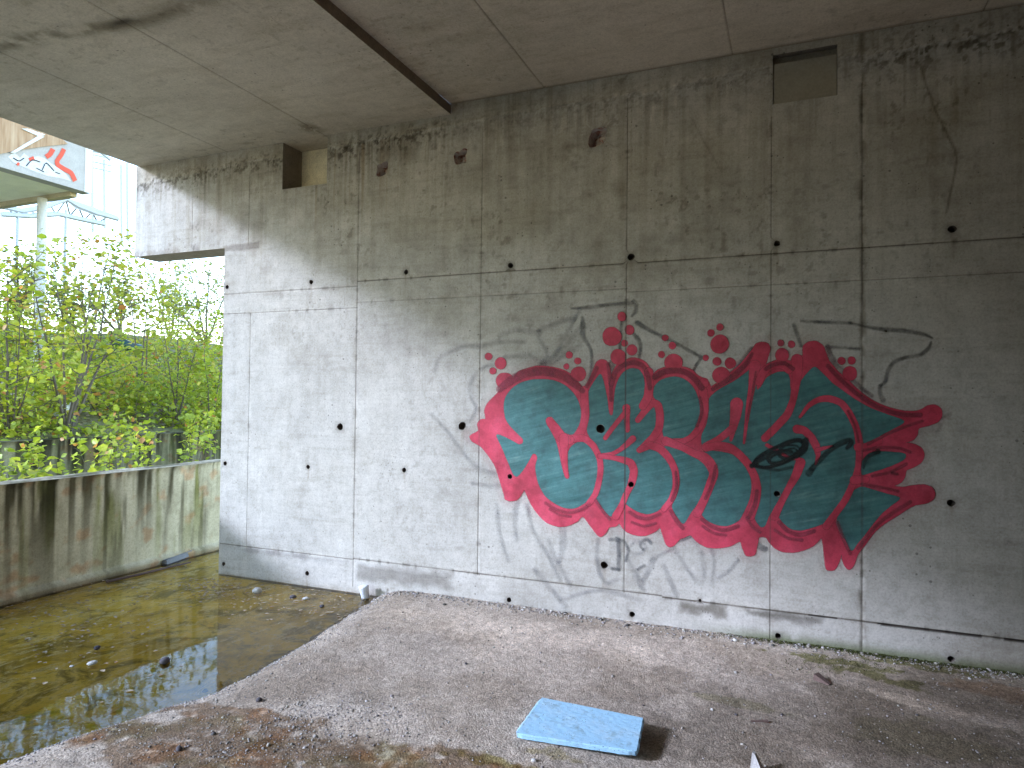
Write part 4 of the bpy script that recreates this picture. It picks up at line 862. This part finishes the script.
b = on_hill(66, -9.8)
plant('sapling', 'multi-stemmed yellow-green sapling leaning over the retaining wall', 'tree', b, [tip(b, 112, 262, -10.0), tip(b, 88, 285, -9.7), tip(b, 52, 235, -10.4), tip(b, 35, 270, -9.8), tip(b, 102, 232, -10.6), tip(b, 128, 300, -10)], 800, .085, LEAF_Y, None, .028, 8, .32, .35, .14)
b = on_hill(8, -9.9); plant('sapling', 'bright green sapling at the left edge of the view above the wall', 'tree', b, [tip(b, 2, 250, -9.7), tip(b, 25, 300, -9.5), tip(b, -25, 260, -9.7), tip(b, 40, 345, -9.6)], 900, .085, LEAF_G, None, .022, 8, .38, .1, .15, shift=.2)
b = on_hill(178, -10.1); plant('sapling', 'thin pale-trunked sapling close to the end of the concrete wall', 'tree', b, [tip(b, 163, 300, -10.2), tip(b, 200, 330, -10), tip(b, 186, 285, -10.6)], 480, .07, LEAF_Y, BARK, .018, 8, .34, .3, .13)
b = on_hill(214, -9.7); plant('sapling', 'dark slim sapling half hidden by the edge of the concrete wall', 'tree', b, [tip(b, 203, 345, -9.7), tip(b, 222, 310, -9.9)], 620, .075, LEAF_G, BARK, .018, 7, .3, .2, .13, shift=.1)
b = on_hill(142, -11.5); plant('sapling', 'tall airy sapling with yellowing leaves under the concrete lintel', 'tree', b, [tip(b, 130, 238, -11.6), tip(b, 160, 260, -12), tip(b, 112, 250, -11.4)], 480, .085, LEAF_Y, None, .024, 9, .3, .45, .15, shift=.08)
b = on_hill(40, -12.5); plant('sapling', 'sparse sapling in front of the white steel column', 'tree', b, [tip(b, 30, 245, -12.5), tip(b, 58, 238, -12.7), tip(b, 12, 262, -12.4)], 430, .08, LEAF_Y, None, .022, 8, .34, .45, .16)
b = on_hill(95, -13); plant('sapling', 'rust-tinged sapling standing mid-slope with open crown', 'tree', b, [tip(b, 84, 238, -13), tip(b, 108, 246, -13.2), tip(b, 72, 262, -12.8)], 430, .08, LEAF_Y, None, .022, 8, .36, .4, .16, shift=.16)
# shrubs on the slope
sh_lab = ['low bright green bush above the retaining wall at far left', 'spreading bush with lime leaves beneath the multi-stemmed sapling', 'rounded green bush on the lower slope between two saplings', 'leafy bush overhanging the retaining wall near its middle', 'bush of light green leaves beside the thin pale-trunked sapling', 'bush tucked against the edge of the concrete wall', 'wide bush half way up the slope at left', 'bush half way up the slope with brown gaps in it', 'yellowish bush half way up the slope below the sparse sapling', 'dense lime bush half way up the slope near the middle', 'dense lime bush half way up the slope under the lintel', 'green bush half way up the slope next to the concrete wall', 'high bush at the top of the slope on the left', 'high bush on the crest below the steel canopy', 'high bush on the crest below the lintel', 'high yellow bush on the crest near the concrete wall']
sp = [(12, -10.3, 1.0), (60, -10.6, .9), (105, -10.9, 1.0), (132, -10.3, .75), (168, -10.9, 1.0), (212, -10.6, 1.1), (5, -12.5, 1.6), (48, -12.3, 1.3), (85, -13, 1.3), (125, -12.8, 1.5), (165, -13, 1.7), (208, -13.2, 1.8), (15, -15.5, 1.5), (75, -15.8, 1.4), (135, -15.6, 1.6), (195, -15.8, 1.8)]
for k, (px, x, h) in enumerate(sp):
    b = on_hill(px, x); st = [np.array([random.gauss(0, .45*h), random.gauss(0, .5*h), h*random.uniform(.6, 1.0)]) for _ in range(7)]
    plant('shrub', sh_lab[k], 'bush', b, st, 820, .07+.012*(x < -12), LEAF_G if k % 4 != 2 else LEAF_Y, None, .012, 5, .4, .15, .15, 'bushes on the slope', ('stem', 'foliage'), .12 if k % 3 else -.05)
# plants in the trench, seen over the parapet
tr_ = [(12, -7.0, .95, 'clump of bare arching stems with few leaves behind the parapet at left', 150), (62, -6.9, .93, 'young plant with broad green leaves peeping over the parapet', 170), (100, -7.3, 1.05, 'small leafy plant right of the broad-leaved plant behind the parapet', 150), (160, -7.6, 1.15, 'leafy plant reaching over the parapet below the lintel', 230), (190, -8.6, 1.3, 'taller plant hugging the mossy retaining wall', 260), (120, -8.8, 1.25, 'trailing plant with cream leaves hanging at the retaining wall', 240), (35, -8.7, 1.1, 'weedy plant growing at the foot of the retaining wall at left', 200)]
for px, x, h, lab, nl in tr_:
    p = at(px, 400, x); b = np.array([x, p[1], .02]); st = [np.array([random.gauss(0, .2), random.gauss(0, .25), h*random.uniform(.75, 1.05)]) for _ in range(5)]
    plant('trench_plant', lab, 'plant', b, st, nl, .075, LEAF_G, BARK_P if px == 12 else None, .008, 4, .25, .5, .08, None, ('stem', 'foliage'), .1)
# trees on the skyline
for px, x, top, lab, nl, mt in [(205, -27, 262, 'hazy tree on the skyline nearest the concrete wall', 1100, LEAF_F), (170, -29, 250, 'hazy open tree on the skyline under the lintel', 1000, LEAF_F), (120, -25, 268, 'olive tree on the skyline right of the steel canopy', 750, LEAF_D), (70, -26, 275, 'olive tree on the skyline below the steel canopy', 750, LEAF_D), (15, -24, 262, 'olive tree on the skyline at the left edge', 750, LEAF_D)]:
    b = on_hill(px, x); t0 = tip(b, px, top, x)
    st = [t0*np.array([1, 1, s_])+np.array([random.gauss(0, .8), random.gauss(0, 1.1), 0]) for s_ in (1, .85, .9, .7, .6)]
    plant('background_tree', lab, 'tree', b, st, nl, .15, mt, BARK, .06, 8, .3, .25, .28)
# unseen trees added beside the view to block low sky light
for k in range(13):
    y = -46+4.8*k+random.uniform(-.6, .6); x = -34+random.uniform(-1.5, 1.5)
    if y > 13.5: break
    b = np.array([x, y, float(hill_z(np.array(x), np.array(y)))]); hh = 10.6+random.uniform(-.7, .5)-b[2]
    st = [np.array([random.gauss(0, 1.3), random.gauss(0, 2.0), hh*q]) for q in (1, .92, .85, .75, .6, .5, .35)]
    plant('sky_screen_tree', 'tall dark tree added out of view to block low sky', 'tree', b, st, 1500, .62, LEAF_D, BARK, .12, 8, .32, .1, .5, 'unseen trees added to block low sky')
# ground cover on the slope (one uncountable mass)
pts = []
while len(pts) < 22000:
    x = -9.25-abs(random.gauss(0, 4.2)); y = random.uniform(1, 22)
    if x < -24 or (x < -12.4 and y < 8.4): continue
    if fbm(np.array(x*.9), np.array(y*.9+50), 3) < .46: continue
    xx = np.array(x if x < -9.42 else -9.43); pts.append((x, y, float(hill_z(xx, np.array(y)))+abs(random.gauss(0, .20))-(0.12*random.random() if x > -9.42 else 0)))
V, f, tn = leaves(pts, .075); tag(mesh_np('ground_cover', V, f, LEAF_G, None, np.clip(tn+.08, 0, 1)), kind='stuff')
pts = [(-9.3-abs(random.gauss(0, 4)), random.uniform(2, 20)) for _ in range(6000)]
pts = [(x, y, float(hill_z(np.array(min(x, -9.43)), np.array(y)))+.015) for x, y in pts]
V, f, tn = leaves(pts, .07, 2.5); m = N('dead_leaf'); t = m.attr('tint', 'Fac'); m.bsdf(m.ramp(t, [(.1, (.10, .06, .03)), (.5, (.22, .14, .07)), (.9, (.38, .30, .2))]), .9); DEAD = m.m
tag(mesh_np('leaf_litter', V, f, DEAD, None, tn), kind='stuff')

# ==================================================================== TERRACE BUILDING, CANOPY, SCAFFOLD
white_c = plain_mat('pale_render', (.62, .61, .58), .9, 3, .12)
sof = plain_mat('soffit_concrete', (.80, .77, .60), .9, 4, .12)
face_m = plain_mat('grey_blue_paint', (.40, .37, .34), .8, 5, .2)
timber = N('rusty_boards'); n_ = timber.noise(2, 5, .6, timber.mapping(scale=(6, 6, .6))); timber.bsdf(timber.ramp(n_, [(.3, (.26, .15, .08)), (.5, (.38, .24, .14)), (.7, (.48, .34, .22))]), .85); timber = timber.m
t0 = empty('terrace_building', (-16, 6, 5.5)); tag(t0, 'raised concrete terrace with a graffiti-covered parapet at upper left', 'building')
def tb(mb, name, mat, par=None, **k):
    o = mb.build(name, mat, par or t0, **k)
    o.matrix_parent_inverse = Matrix.Translation(-Vector(t0.location)) if par is None else Matrix.Identity(4)
    return o
xk = -12.62; zk = 5.5
tb(MB().box((-30, 3.2, zk), (xk-.25, 8.95, zk+.28)), 'slab', sof)
tb(MB().box((-30, 8.80, zk-.10), (xk-.30, 8.93, zk-.002)), 'edge_beam', plain_mat('stained_beam', (.42, .35, .22), .9, 4, .2))
fa = tb(MB().box((xk-.245, 3.2, zk-.03), (xk, 9.0, zk+.90)), 'parapet', face_m)
tb(MB().box((xk-.27, 3.2, zk+.902), (xk+.02, 9.02, zk+.96)), 'coping', white_c)
tb(MB().box((xk-.012, 8.86, zk-.035), (xk+.01, 9.01, zk+.90)), 'corner_trim', white_c)
tb(MB().box((-30, 3.2, zk+.28), (-14.4, 8.4, zk+3.2)), 'boarded_wall', timber)
tb(MB().tube([(-14.35, 5.2, zk+.9), (-14.3, 8.2, zk+2.4)], .07, 6).tube([(-14.3, 8.2, zk+2.4), (-14.3, 6.2, zk+2.9)], .07, 6), 'brace', white_c)
tb(MB().tube([(-13.62, 8.72, .0), (-13.62, 8.72, zk-.10)], .085, 16), 'column', white_c, smooth=True)
tb(MB().tube([(-18.4, 8.72, .0), (-18.4, 8.72, zk-.10)], .085, 16), 'column', white_c, smooth=True)
# lettering on that parapet (photo survey -> plane x = xk)
def pf(px, py): p = on(px, py, 0, xk+.004); return (p[1], p[2])
def face_poly(name, mat, polys, off, par):
    V = []; Fq = []
    for poly in polys:
        c = [pf(*q) for q in poly]; n = len(V); V += [(xk+off, a, b) for a, b in c]
        for tri in tessellate_polygon([[Vector((a, b, 0)) for a, b in c]]): Fq.append([n+k for k in tri])
    o = mesh_np(name, V, Fq, mat, par); return o
def ribbon(pts, w):
    c = np.array(cat(pts, 4)); tg = np.gradient(c, axis=0); tg /= np.linalg.norm(tg, axis=1)[:, None]; nr = np.stack([tg[:, 1], -tg[:, 0]], 1)*w/2
    return list(map(tuple, c+nr))+list(map(tuple, (c-nr)[::-1]))
orange = plain_mat('orange_red_spray', (.60, .09, .05), .7, 6, .2); silver = plain_mat('silver_spray', (.55, .55, .55), .6, 9, .2); inkm = plain_mat('dark_spray', (.05, .05, .055), .8, 9, .2)
lt = face_poly('parapet_lettering', silver, [[(8,157),(14,152),(20,158),(24,153),(30,158),(38,156),(44,158),(52,164),(60,169),(66,174),(71,181),(60,178),(48,176),(36,172),(24,167),(14,163)]], .004, fa)
for rb_ in ([ribbon([(64,149),(61,155),(57,161),(58,165),(64,169),(71,173),(75,181)], 4.5), ribbon([(53,149),(50,154),(46,157)], 5), ribbon([(29,160),(34,158)], 4), ribbon([(17,163),(19,165)], 3)]): face_poly('orange_stroke', orange, [rb_], .008, fa)
face_poly('dark_scribble', inkm, [ribbon([(13,158),(19,161),(24,158)], 1), ribbon([(26,166),(32,160),(40,162)], 1), ribbon([(42,170),(46,163),(54,171)], 1), ribbon([(55,172),(60,174)], .8), ribbon([(36,168),(44,172)], .8)], .012, fa)

def panel(name, mat, poly, off):
    c = [pf(*q) for q in poly]; n = len(c); v = [(xk+off, a, b) for a, b in c]+[(xk+.005, a, b) for a, b in c]
    return mesh_np(name, v, [list(range(n)), list(range(2*n-1, n-1, -1))]+[[k, n+k, n+(k+1) % n, (k+1) % n] for k in range(n)], mat, fa)
panel('rusty_panel', timber, [(-14, 100), (30, 112), (50, 130), (67, 144), (40, 147), (14, 151), (-14, 157)], .03)
panel('sunlit_strip', white_c, [(20, 129), (26, 129), (44, 135), (38, 137)], .05)  # pale strips here and below stand in for sunlit edges
panel('sunlit_strip', white_c, [(37, 136), (43, 137), (14, 153), (9, 153)], .048)
steel = plain_mat('pale_steel', (.44, .46, .48), .5, 5, .1)
cn = empty('steel_canopy', (-24, 16, 6)); tag(cn, 'pale blue steel truss canopy behind the sapling tops', 'canopy')
def cp(px, py, x=-26): return at(px, py, x)
def rel(mb, name, root, mat): 
    o = mb.build(name, mat, root); o.matrix_parent_inverse = Matrix.Translation(-Vector(root.location)); return o
mb = MB()
for pts in ([(0, 206), (22, 211), (45, 207), (66, 199), (78, 206), (96, 213), (118, 219)], [(0, 214), (30, 216), (58, 214), (80, 219), (104, 224)]):
    mb.tube([cp(*p) for p in pts], .10, 6)
A = [(8, 208), (30, 210), (50, 205), (66, 200), (78, 206), (92, 212), (108, 216)]; Bq = [(14, 215), (38, 216), (56, 214), (70, 216), (84, 220), (98, 223), (112, 219)]
for p, q in zip(A, Bq): mb.tube([cp(*p), cp(*q, -27)], .04, 5)
for p, q in zip(A[1:], Bq): mb.tube([cp(*p), cp(*q, -27)], .035, 5)
rel(mb, 'truss', cn, steel)
rel(MB().add([cp(64, 197), cp(80, 202), cp(118, 216), cp(119, 220), cp(96, 216), cp(74, 208)], [[0, 1, 2, 3, 4, 5]]).add([cp(64, 197, -27), cp(80, 202, -27), cp(118, 216, -27), cp(119, 220, -27), cp(96, 216, -27), cp(74, 208, -27)], [[5, 4, 3, 2, 1, 0]]), 'roof_sheet', cn, steel)
for px in (18, 66):
    rel(MB().tube([cp(px, 210), np.array(cp(px, 210))*[1, 1, 0]+[0, 0, 3]], .06, 6), 'post', cn, steel)
sc_ = empty('scaffold_tower', (-28, 20, 5)); tag(sc_, 'thin pale scaffold poles rising beside the concrete lintel', 'scaffold')
mb = MB()
for px, y0, y1 in ((92, 152, 232), (104, 160, 228), (121, 165, 245), (127, 163, 240)): mb.tube([cp(px, y0, -30), cp(px+.5, y1, -30)], .07, 5)
rel(mb, 'pole', sc_, steel)
mb = MB()
for y in (153, 160, 166): mb.tube([cp(86, y, -30), cp(112, y+6, -30)], .04, 5)
mb.tube([cp(88, 150, -30), cp(100, 152, -30), cp(110, 160, -30)], .08, 5)
rel(mb, 'ledger', sc_, steel)

# litter on the slope
can = N('white_plastic'); can.bsdf(can.ramp(can.noise(9), [(.3, (.6, .62, .66)), (.7, (.75, .76, .78))]), .45); can = can.m
def small(name, label, cat_, loc, mb, mat, rot=(0, 0, 0), bevel=0, smooth=False):
    o = mb.build(name, mat, None, smooth, bevel); o.location = loc; o.rotation_euler = rot; return tag(o, label, cat_)
p = on_hill(64, -10.5)
small('plastic_canister', 'white plastic canister lying under the multi-stemmed sapling', 'canister', (p[0], p[1], p[2]+.12), MB().tube([(0, -.16, 0), (0, -.15, 0), (0, .10, 0), (0, .13, 0), (0, .16, 0), (0, .20, 0)], [.05, .07, .07, .05, .025, .025], 14), can, (.5, .3, .6), 0, True)
p = on_hill(126, -14.2)
small('rubbish_bag', 'dark green crumpled bag caught in the bushes half way up', 'bag', (p[0], p[1], p[2]+1.0), MB().add(*(lambda v, f: (v*np.array([.28, .34, .13])*(1+.5*(rng.random((len(v), 1))-.5)), f.tolist()))(*ico(2))), plain_mat('green_plastic', (.02, .06, .05), .4, 9), (0, .2, .3), 0, True)

# ==================================================================== SMALL THINGS ON THE FLOOR
fm = N('blue_foam'); cell = fm.voro(90); fine = fm.noise(160, 4, .7); spots = fm.math('LESS_THAN', fm.voro(24), fm.mr(fm.noise(6, 3), .45, .75, .02, .16))
c = fm.ramp(fine, [(.3, (.27, .48, .63)), (.7, (.36, .58, .73))]); c = fm.mix(fm.math('MULTIPLY', spots, .3), c, (.10, .25, .38))
c = fm.mix(fm.mr(fm.noise(7, 6, .75), .47, .66, 0, .6), c, (.42, .55, .62)); c = fm.mix(fm.mr(fm.noise(11, 6, .8, fm.mapping(loc=(4, 2, 9))), .53, .66, 0, .65), c, (.20, .27, .28)); c = fm.mix(fm.math('MULTIPLY', fm.math('LESS_THAN', fm.voro(70), .2), fm.mr(fm.noise(9, 4), .48, .6)), c, (.12, .16, .18))
fm.bsdf(c, .75, fm.bump(fm.math('SUBTRACT', fm.math('MULTIPLY', fine, .6), spots), .35, .003), .3)
fz = -.045
q = [on(541, 696.5, 2, fz+.045), on(645, 717.5, 2, fz+.075), on(638.5, 752.5, 2, fz+.06), on(513.5, 733.5, 2, fz+.03)]
bm = bmesh.new(); NU, NV = 60, 42; top = []; bot = []
for i in range(NU+1):
    for j in range(NV+1):
        u, v = i/NU, j/NV
        # chipped, slightly rounded outline
        uu = .5+(u-.5); vv = .5+(v-.5)
        P = (1-uu)*(1-vv)*q[0]+uu*(1-vv)*q[1]+uu*vv*q[2]+(1-uu)*vv*q[3]
        ctr = (q[0]+q[1]+q[2]+q[3])/4; e = min(u, 1-u, v, 1-v); cd = max(abs(u-.5), 0)+max(abs(v-.5), 0)
        if e < 1e-6:
            P = P+(ctr-P)*(.012*float(vnoise(u*22+3, v*22))+.05*max(0, cd-.93)/.07+.03*max(0, float(vnoise(u*9+7, v*9+2))-.72)/.28)
        dz = -.003 if e < 1e-6 else .0015*float(vnoise(u*30, v*25))
        top.append(bm.verts.new((P[0], P[1], P[2]+dz))); Pb = P+(ctr-P)*.006; bot.append(bm.verts.new((Pb[0], Pb[1], P[2]-.022+.002*float(vnoise(u*20, v*20+9)))))
ix = lambda i, j: i*(NV+1)+j
for i in range(NU):
    for j in range(NV):
        bm.faces.new([top[ix(i, j)], top[ix(i, j+1)], top[ix(i+1, j+1)], top[ix(i+1, j)]]); bm.faces.new([bot[ix(i, j)], bot[ix(i+1, j)], bot[ix(i+1, j+1)], bot[ix(i, j+1)]])
for i in range(NU):
    for j in (0, NV): bm.faces.new([top[ix(i, j)], top[ix(i+1, j)], bot[ix(i+1, j)], bot[ix(i, j)]])
for j in range(NV):
    for i in (0, NU): bm.faces.new([top[ix(i, j)], top[ix(i, j+1)], bot[ix(i, j+1)], bot[ix(i, j)]])
bmesh.ops.recalc_face_normals(bm, faces=bm.faces[:])
me = bpy.data.meshes.new('foam_board'); bm.to_mesh(me); bm.free(); me.materials.append(fm.m)
tag(link(bpy.data.objects.new('foam_board', me)), 'light blue insulation foam board lying on the gravelly floor', 'foam board')

def fl(px, py, dz=0):
    p = on(px, py, 2, -.06)
    for _ in range(4): p = on(px, py, 2, float(floor_z(np.array(p[0]), np.array(p[1])))+dz)
    return p
wood_d = plain_mat('dark_wood', (.13, .085, .07), .85, 20, .35, .5); wood_p = plain_mat('weathered_pale_wood', (.52, .49, .45), .85, 14, .25, .5)
def wedge(a, b, w0, w1, h0, h1):
    a = np.array(a); b = np.array(b); d = b-a; s = np.array([-d[1], d[0], 0]); s /= np.linalg.norm(s); u = np.array([0, 0, 1.])
    v = [a-s*w0, a+s*w0, a+s*w0*.9+u*h0, a-s*w0*.8+u*h0, b-s*w1, b+s*w1, b+s*w1+u*h1, b-s*w1+u*h1]
    return MB().add(v, [[0,1,2,3],[7,6,5,4],[0,4,5,1],[1,5,6,2],[2,6,7,3],[3,7,4,0]])
tag(wedge(fl(816, 679, 0), fl(830, 685), .028, .012, .035, .006).build('wood_offcut', wood_d), 'dark wedge of broken wood on the floor near the mossy wall foot', 'wood')
tag(wedge(fl(751, 721.5), fl(768, 722.5), .005, .008, .006, .012).build('wood_splinter', wood_d), 'thin dark splinter on the floor right of the foam board', 'wood')
tb_ = fl(757, 779); tt_ = on(753.5, 753, 2, .02)
a_ = np.array(tb_); 
mb = MB().add([a_+(-.035, .0, -.02), a_+(.045, -.01, -.02), a_+(.05, .05, -.02), a_+(-.03, .06, -.02), tt_+np.array([-.006, 0, 0]), tt_+np.array([.006, -.002, -.004]), tt_+np.array([.01, .018, -.004]), tt_+np.array([-.003, .02, 0])], [[0,3,2,1],[4,5,6,7],[0,1,5,4],[1,2,6,5],[2,3,7,6],[3,0,4,7]])
tag(mb.build('pointed_stake', wood_p), 'whitish pointed stake end poking up at the bottom edge', 'stake')
p = fl(363.5, 598)
small('plastic_cup', 'white plastic cup standing where pond, floor and wall meet', 'cup', (-3.44, 5.02, WATER-.012), MB().tube([(0, 0, 0), (0, 0, .01), (0, 0, .10), (0, 0, .115), (0, 0, .12)], [.03, .034, .042, .042, .03], 18), can, (.12, -.1, 0), 0, True)
stone_l = plain_mat('pale_stone', (.52, .50, .46), .9, 30, .2, .5); stone_d = plain_mat('dark_stone', (.085, .075, .08), .85, 30, .3, .5); brickm = plain_mat('slate_slab', (.16, .16, .17), .85, 20, .3, .4)
v2, f2 = ico(2)
def stone(px, py, r, sq, mat, label, z=None, fac=(1, 1, 1)):
    p = on(px, py, 2, WATER+.004) if z == 'w' else fl(px, py)
    v = v2*(1+.45*(fbm(v2[:, 0]*1.3+px, v2[:, 1]*1.3+py+v2[:, 2]*1.1, 3)-.5))[:, None]*r*np.array([1.0, .8, sq])*np.array(fac)
    o = mesh_np('stone', v, f2, mat, None, None, True); o.location = (p[0], p[1], p[2]+r*sq*.35); o.rotation_euler = (0, 0, px*.7); tag(o, label, 'stone')
stone(92, 663.5, .032, .35, stone_l, 'pale flat stone lying in the pond left of the sparkling reflection', 'w')
stone(97, 648.5, .024, .6, stone_d, 'small two-toned stone in the pond above the pale flat one', 'w')
stone(165, 662, .042, .5, stone_d, 'dark stone sticking out of the sparkling reflection', 'w')
stone(72, 666.5, .014, .5, stone_l, 'tiny pale stone in the pond left of the flat one', 'w')
stone(257, 592, .045, .7, stone_l, 'pale stone in the shaded water close to the wall foot', 'w')
stone(293, 597.5, .03, .5, stone_d, 'dark stone in the shaded water before the wall', 'w')
stone(306, 599, .03, .4, stone_l, 'light stone right of the dark one in the shaded water', 'w')
stone(322, 606.5, .025, .5, stone_d, 'dark pebble at the pond edge near the white cup', 'w')
stone(205, 692.5, .022, .7, stone_d, 'brown clod on the gravel bank below the sparkling reflection')
stone(259, 700.5, .02, .6, stone_d, 'dark clod on the pale gravel above the brown dirt')
stone(179, 750, .018, .8, stone_d, 'black clod on the brown dirt')
stone(735, 640.5, .02, .5, stone_l, 'white stone close to the wall foot under the plaster patches')
stone(736, 715, .009, .7, stone_d, 'dark pebble left of the thin splinter')
stone(712, 710, .010, .7, stone_l, 'pale pebble left of the dark pebble')
stone(782, 715, .009, .7, stone_d, 'dark pebble right of the thin splinter')
stone(534, 761, .013, .6, stone_l, 'pale pebble in front of the foam board')
stone(466, 664, .011, .7, stone_d, 'dark pebble left behind the foam board')
p = on(172, 559.5, 2, WATER)
small('slab_fragment', 'flat dark slab fragment lying in the water against the parapet', 'slab', (p[0], p[1], WATER+.018), MB().box((-.10, -.20, -.03), (.10, .20, .03)), brickm, (.05, -.06, .15), .008)
p = on(147, 573, 2, WATER)
small('stick', 'thin brown stick floating along the foot of the parapet', 'stick', (p[0], p[1], WATER+.006), MB().tube([(0, -.4, 0), (.03, -.1, .005), (0, .2, .0), (.04, .45, .01)], [.012, .014, .012, .007], 6), wood_d, (0, 0, -.1))
# floating debris (uncountable specks)
pts = []
for _ in range(900):
    k = random.random()
    if k < .5: c = on(random.gauss(70, 60), random.gauss(600, 35), 2, WATER)
    elif k < .75: c = on(random.uniform(225, 350), random.gauss(600, 10), 2, WATER)
    else: c = on(random.gauss(210, 18), random.gauss(588, 6), 2, WATER)
    if c[0] < -6.0 or c[0] > -3.2 or c[1] > 5.08 and c[0] > -5.2: continue
    if c[1] < 1: continue
    pts.append((c[0], c[1], WATER+.002))
V, f, tn = leaves(pts, .028, 40); tag(mesh_np('floating_debris', V, f, DEAD, None, np.clip(tn+.35, 0, 1)), kind='stuff')

# ==================================================================== LIGHT
EL, B = None, .7
sd = Vector((-1, -B, .55)).normalized()
el = math.asin(sd.z)
W = bpy.data.worlds.new('World'); S.world = W; W.use_nodes = True; nt = W.node_tree; nt.nodes.clear()
sky = nt.nodes.new('ShaderNodeTexSky'); sky.sky_type = 'NISHITA'; sky.sun_disc = False; sky.sun_elevation = el
sky.sun_rotation = math.atan2(sd.x, sd.y); sky.air_density = 1.0; sky.dust_density = .2; sky.ozone_density = 1.0
bg = nt.nodes.new('ShaderNodeBackground'); bg.inputs[1].default_value = .15
wo = nt.nodes.new('ShaderNodeOutputWorld'); nt.links.new(sky.outputs[0], bg.inputs[0]); nt.links.new(bg.outputs[0], wo.inputs[0])
sun = bpy.data.lights.new('sun', 'SUN'); sun.energy = .84; sun.angle = math.radians(6.5); sun.color = (.67, .755, 1.03)
so = bpy.data.objects.new('sun', sun); COL.objects.link(so); so.rotation_euler = sd.to_track_quat('Z', 'Y').to_euler(); so.location = sd*30

S.view_settings.view_transform = 'Standard'; S.view_settings.look = 'None'; S.view_settings.exposure = 2.92; S.view_settings.gamma = 1
S.cycles.max_bounces = 14; S.cycles.diffuse_bounces = 12; S.cycles.glossy_bounces = 4; S.cycles.transparent_max_bounces = 24
S.cycles.use_denoising = True
S.cycles.sample_clamp_indirect = 8
S.render.resolution_x = 1024; S.render.resolution_y = 768
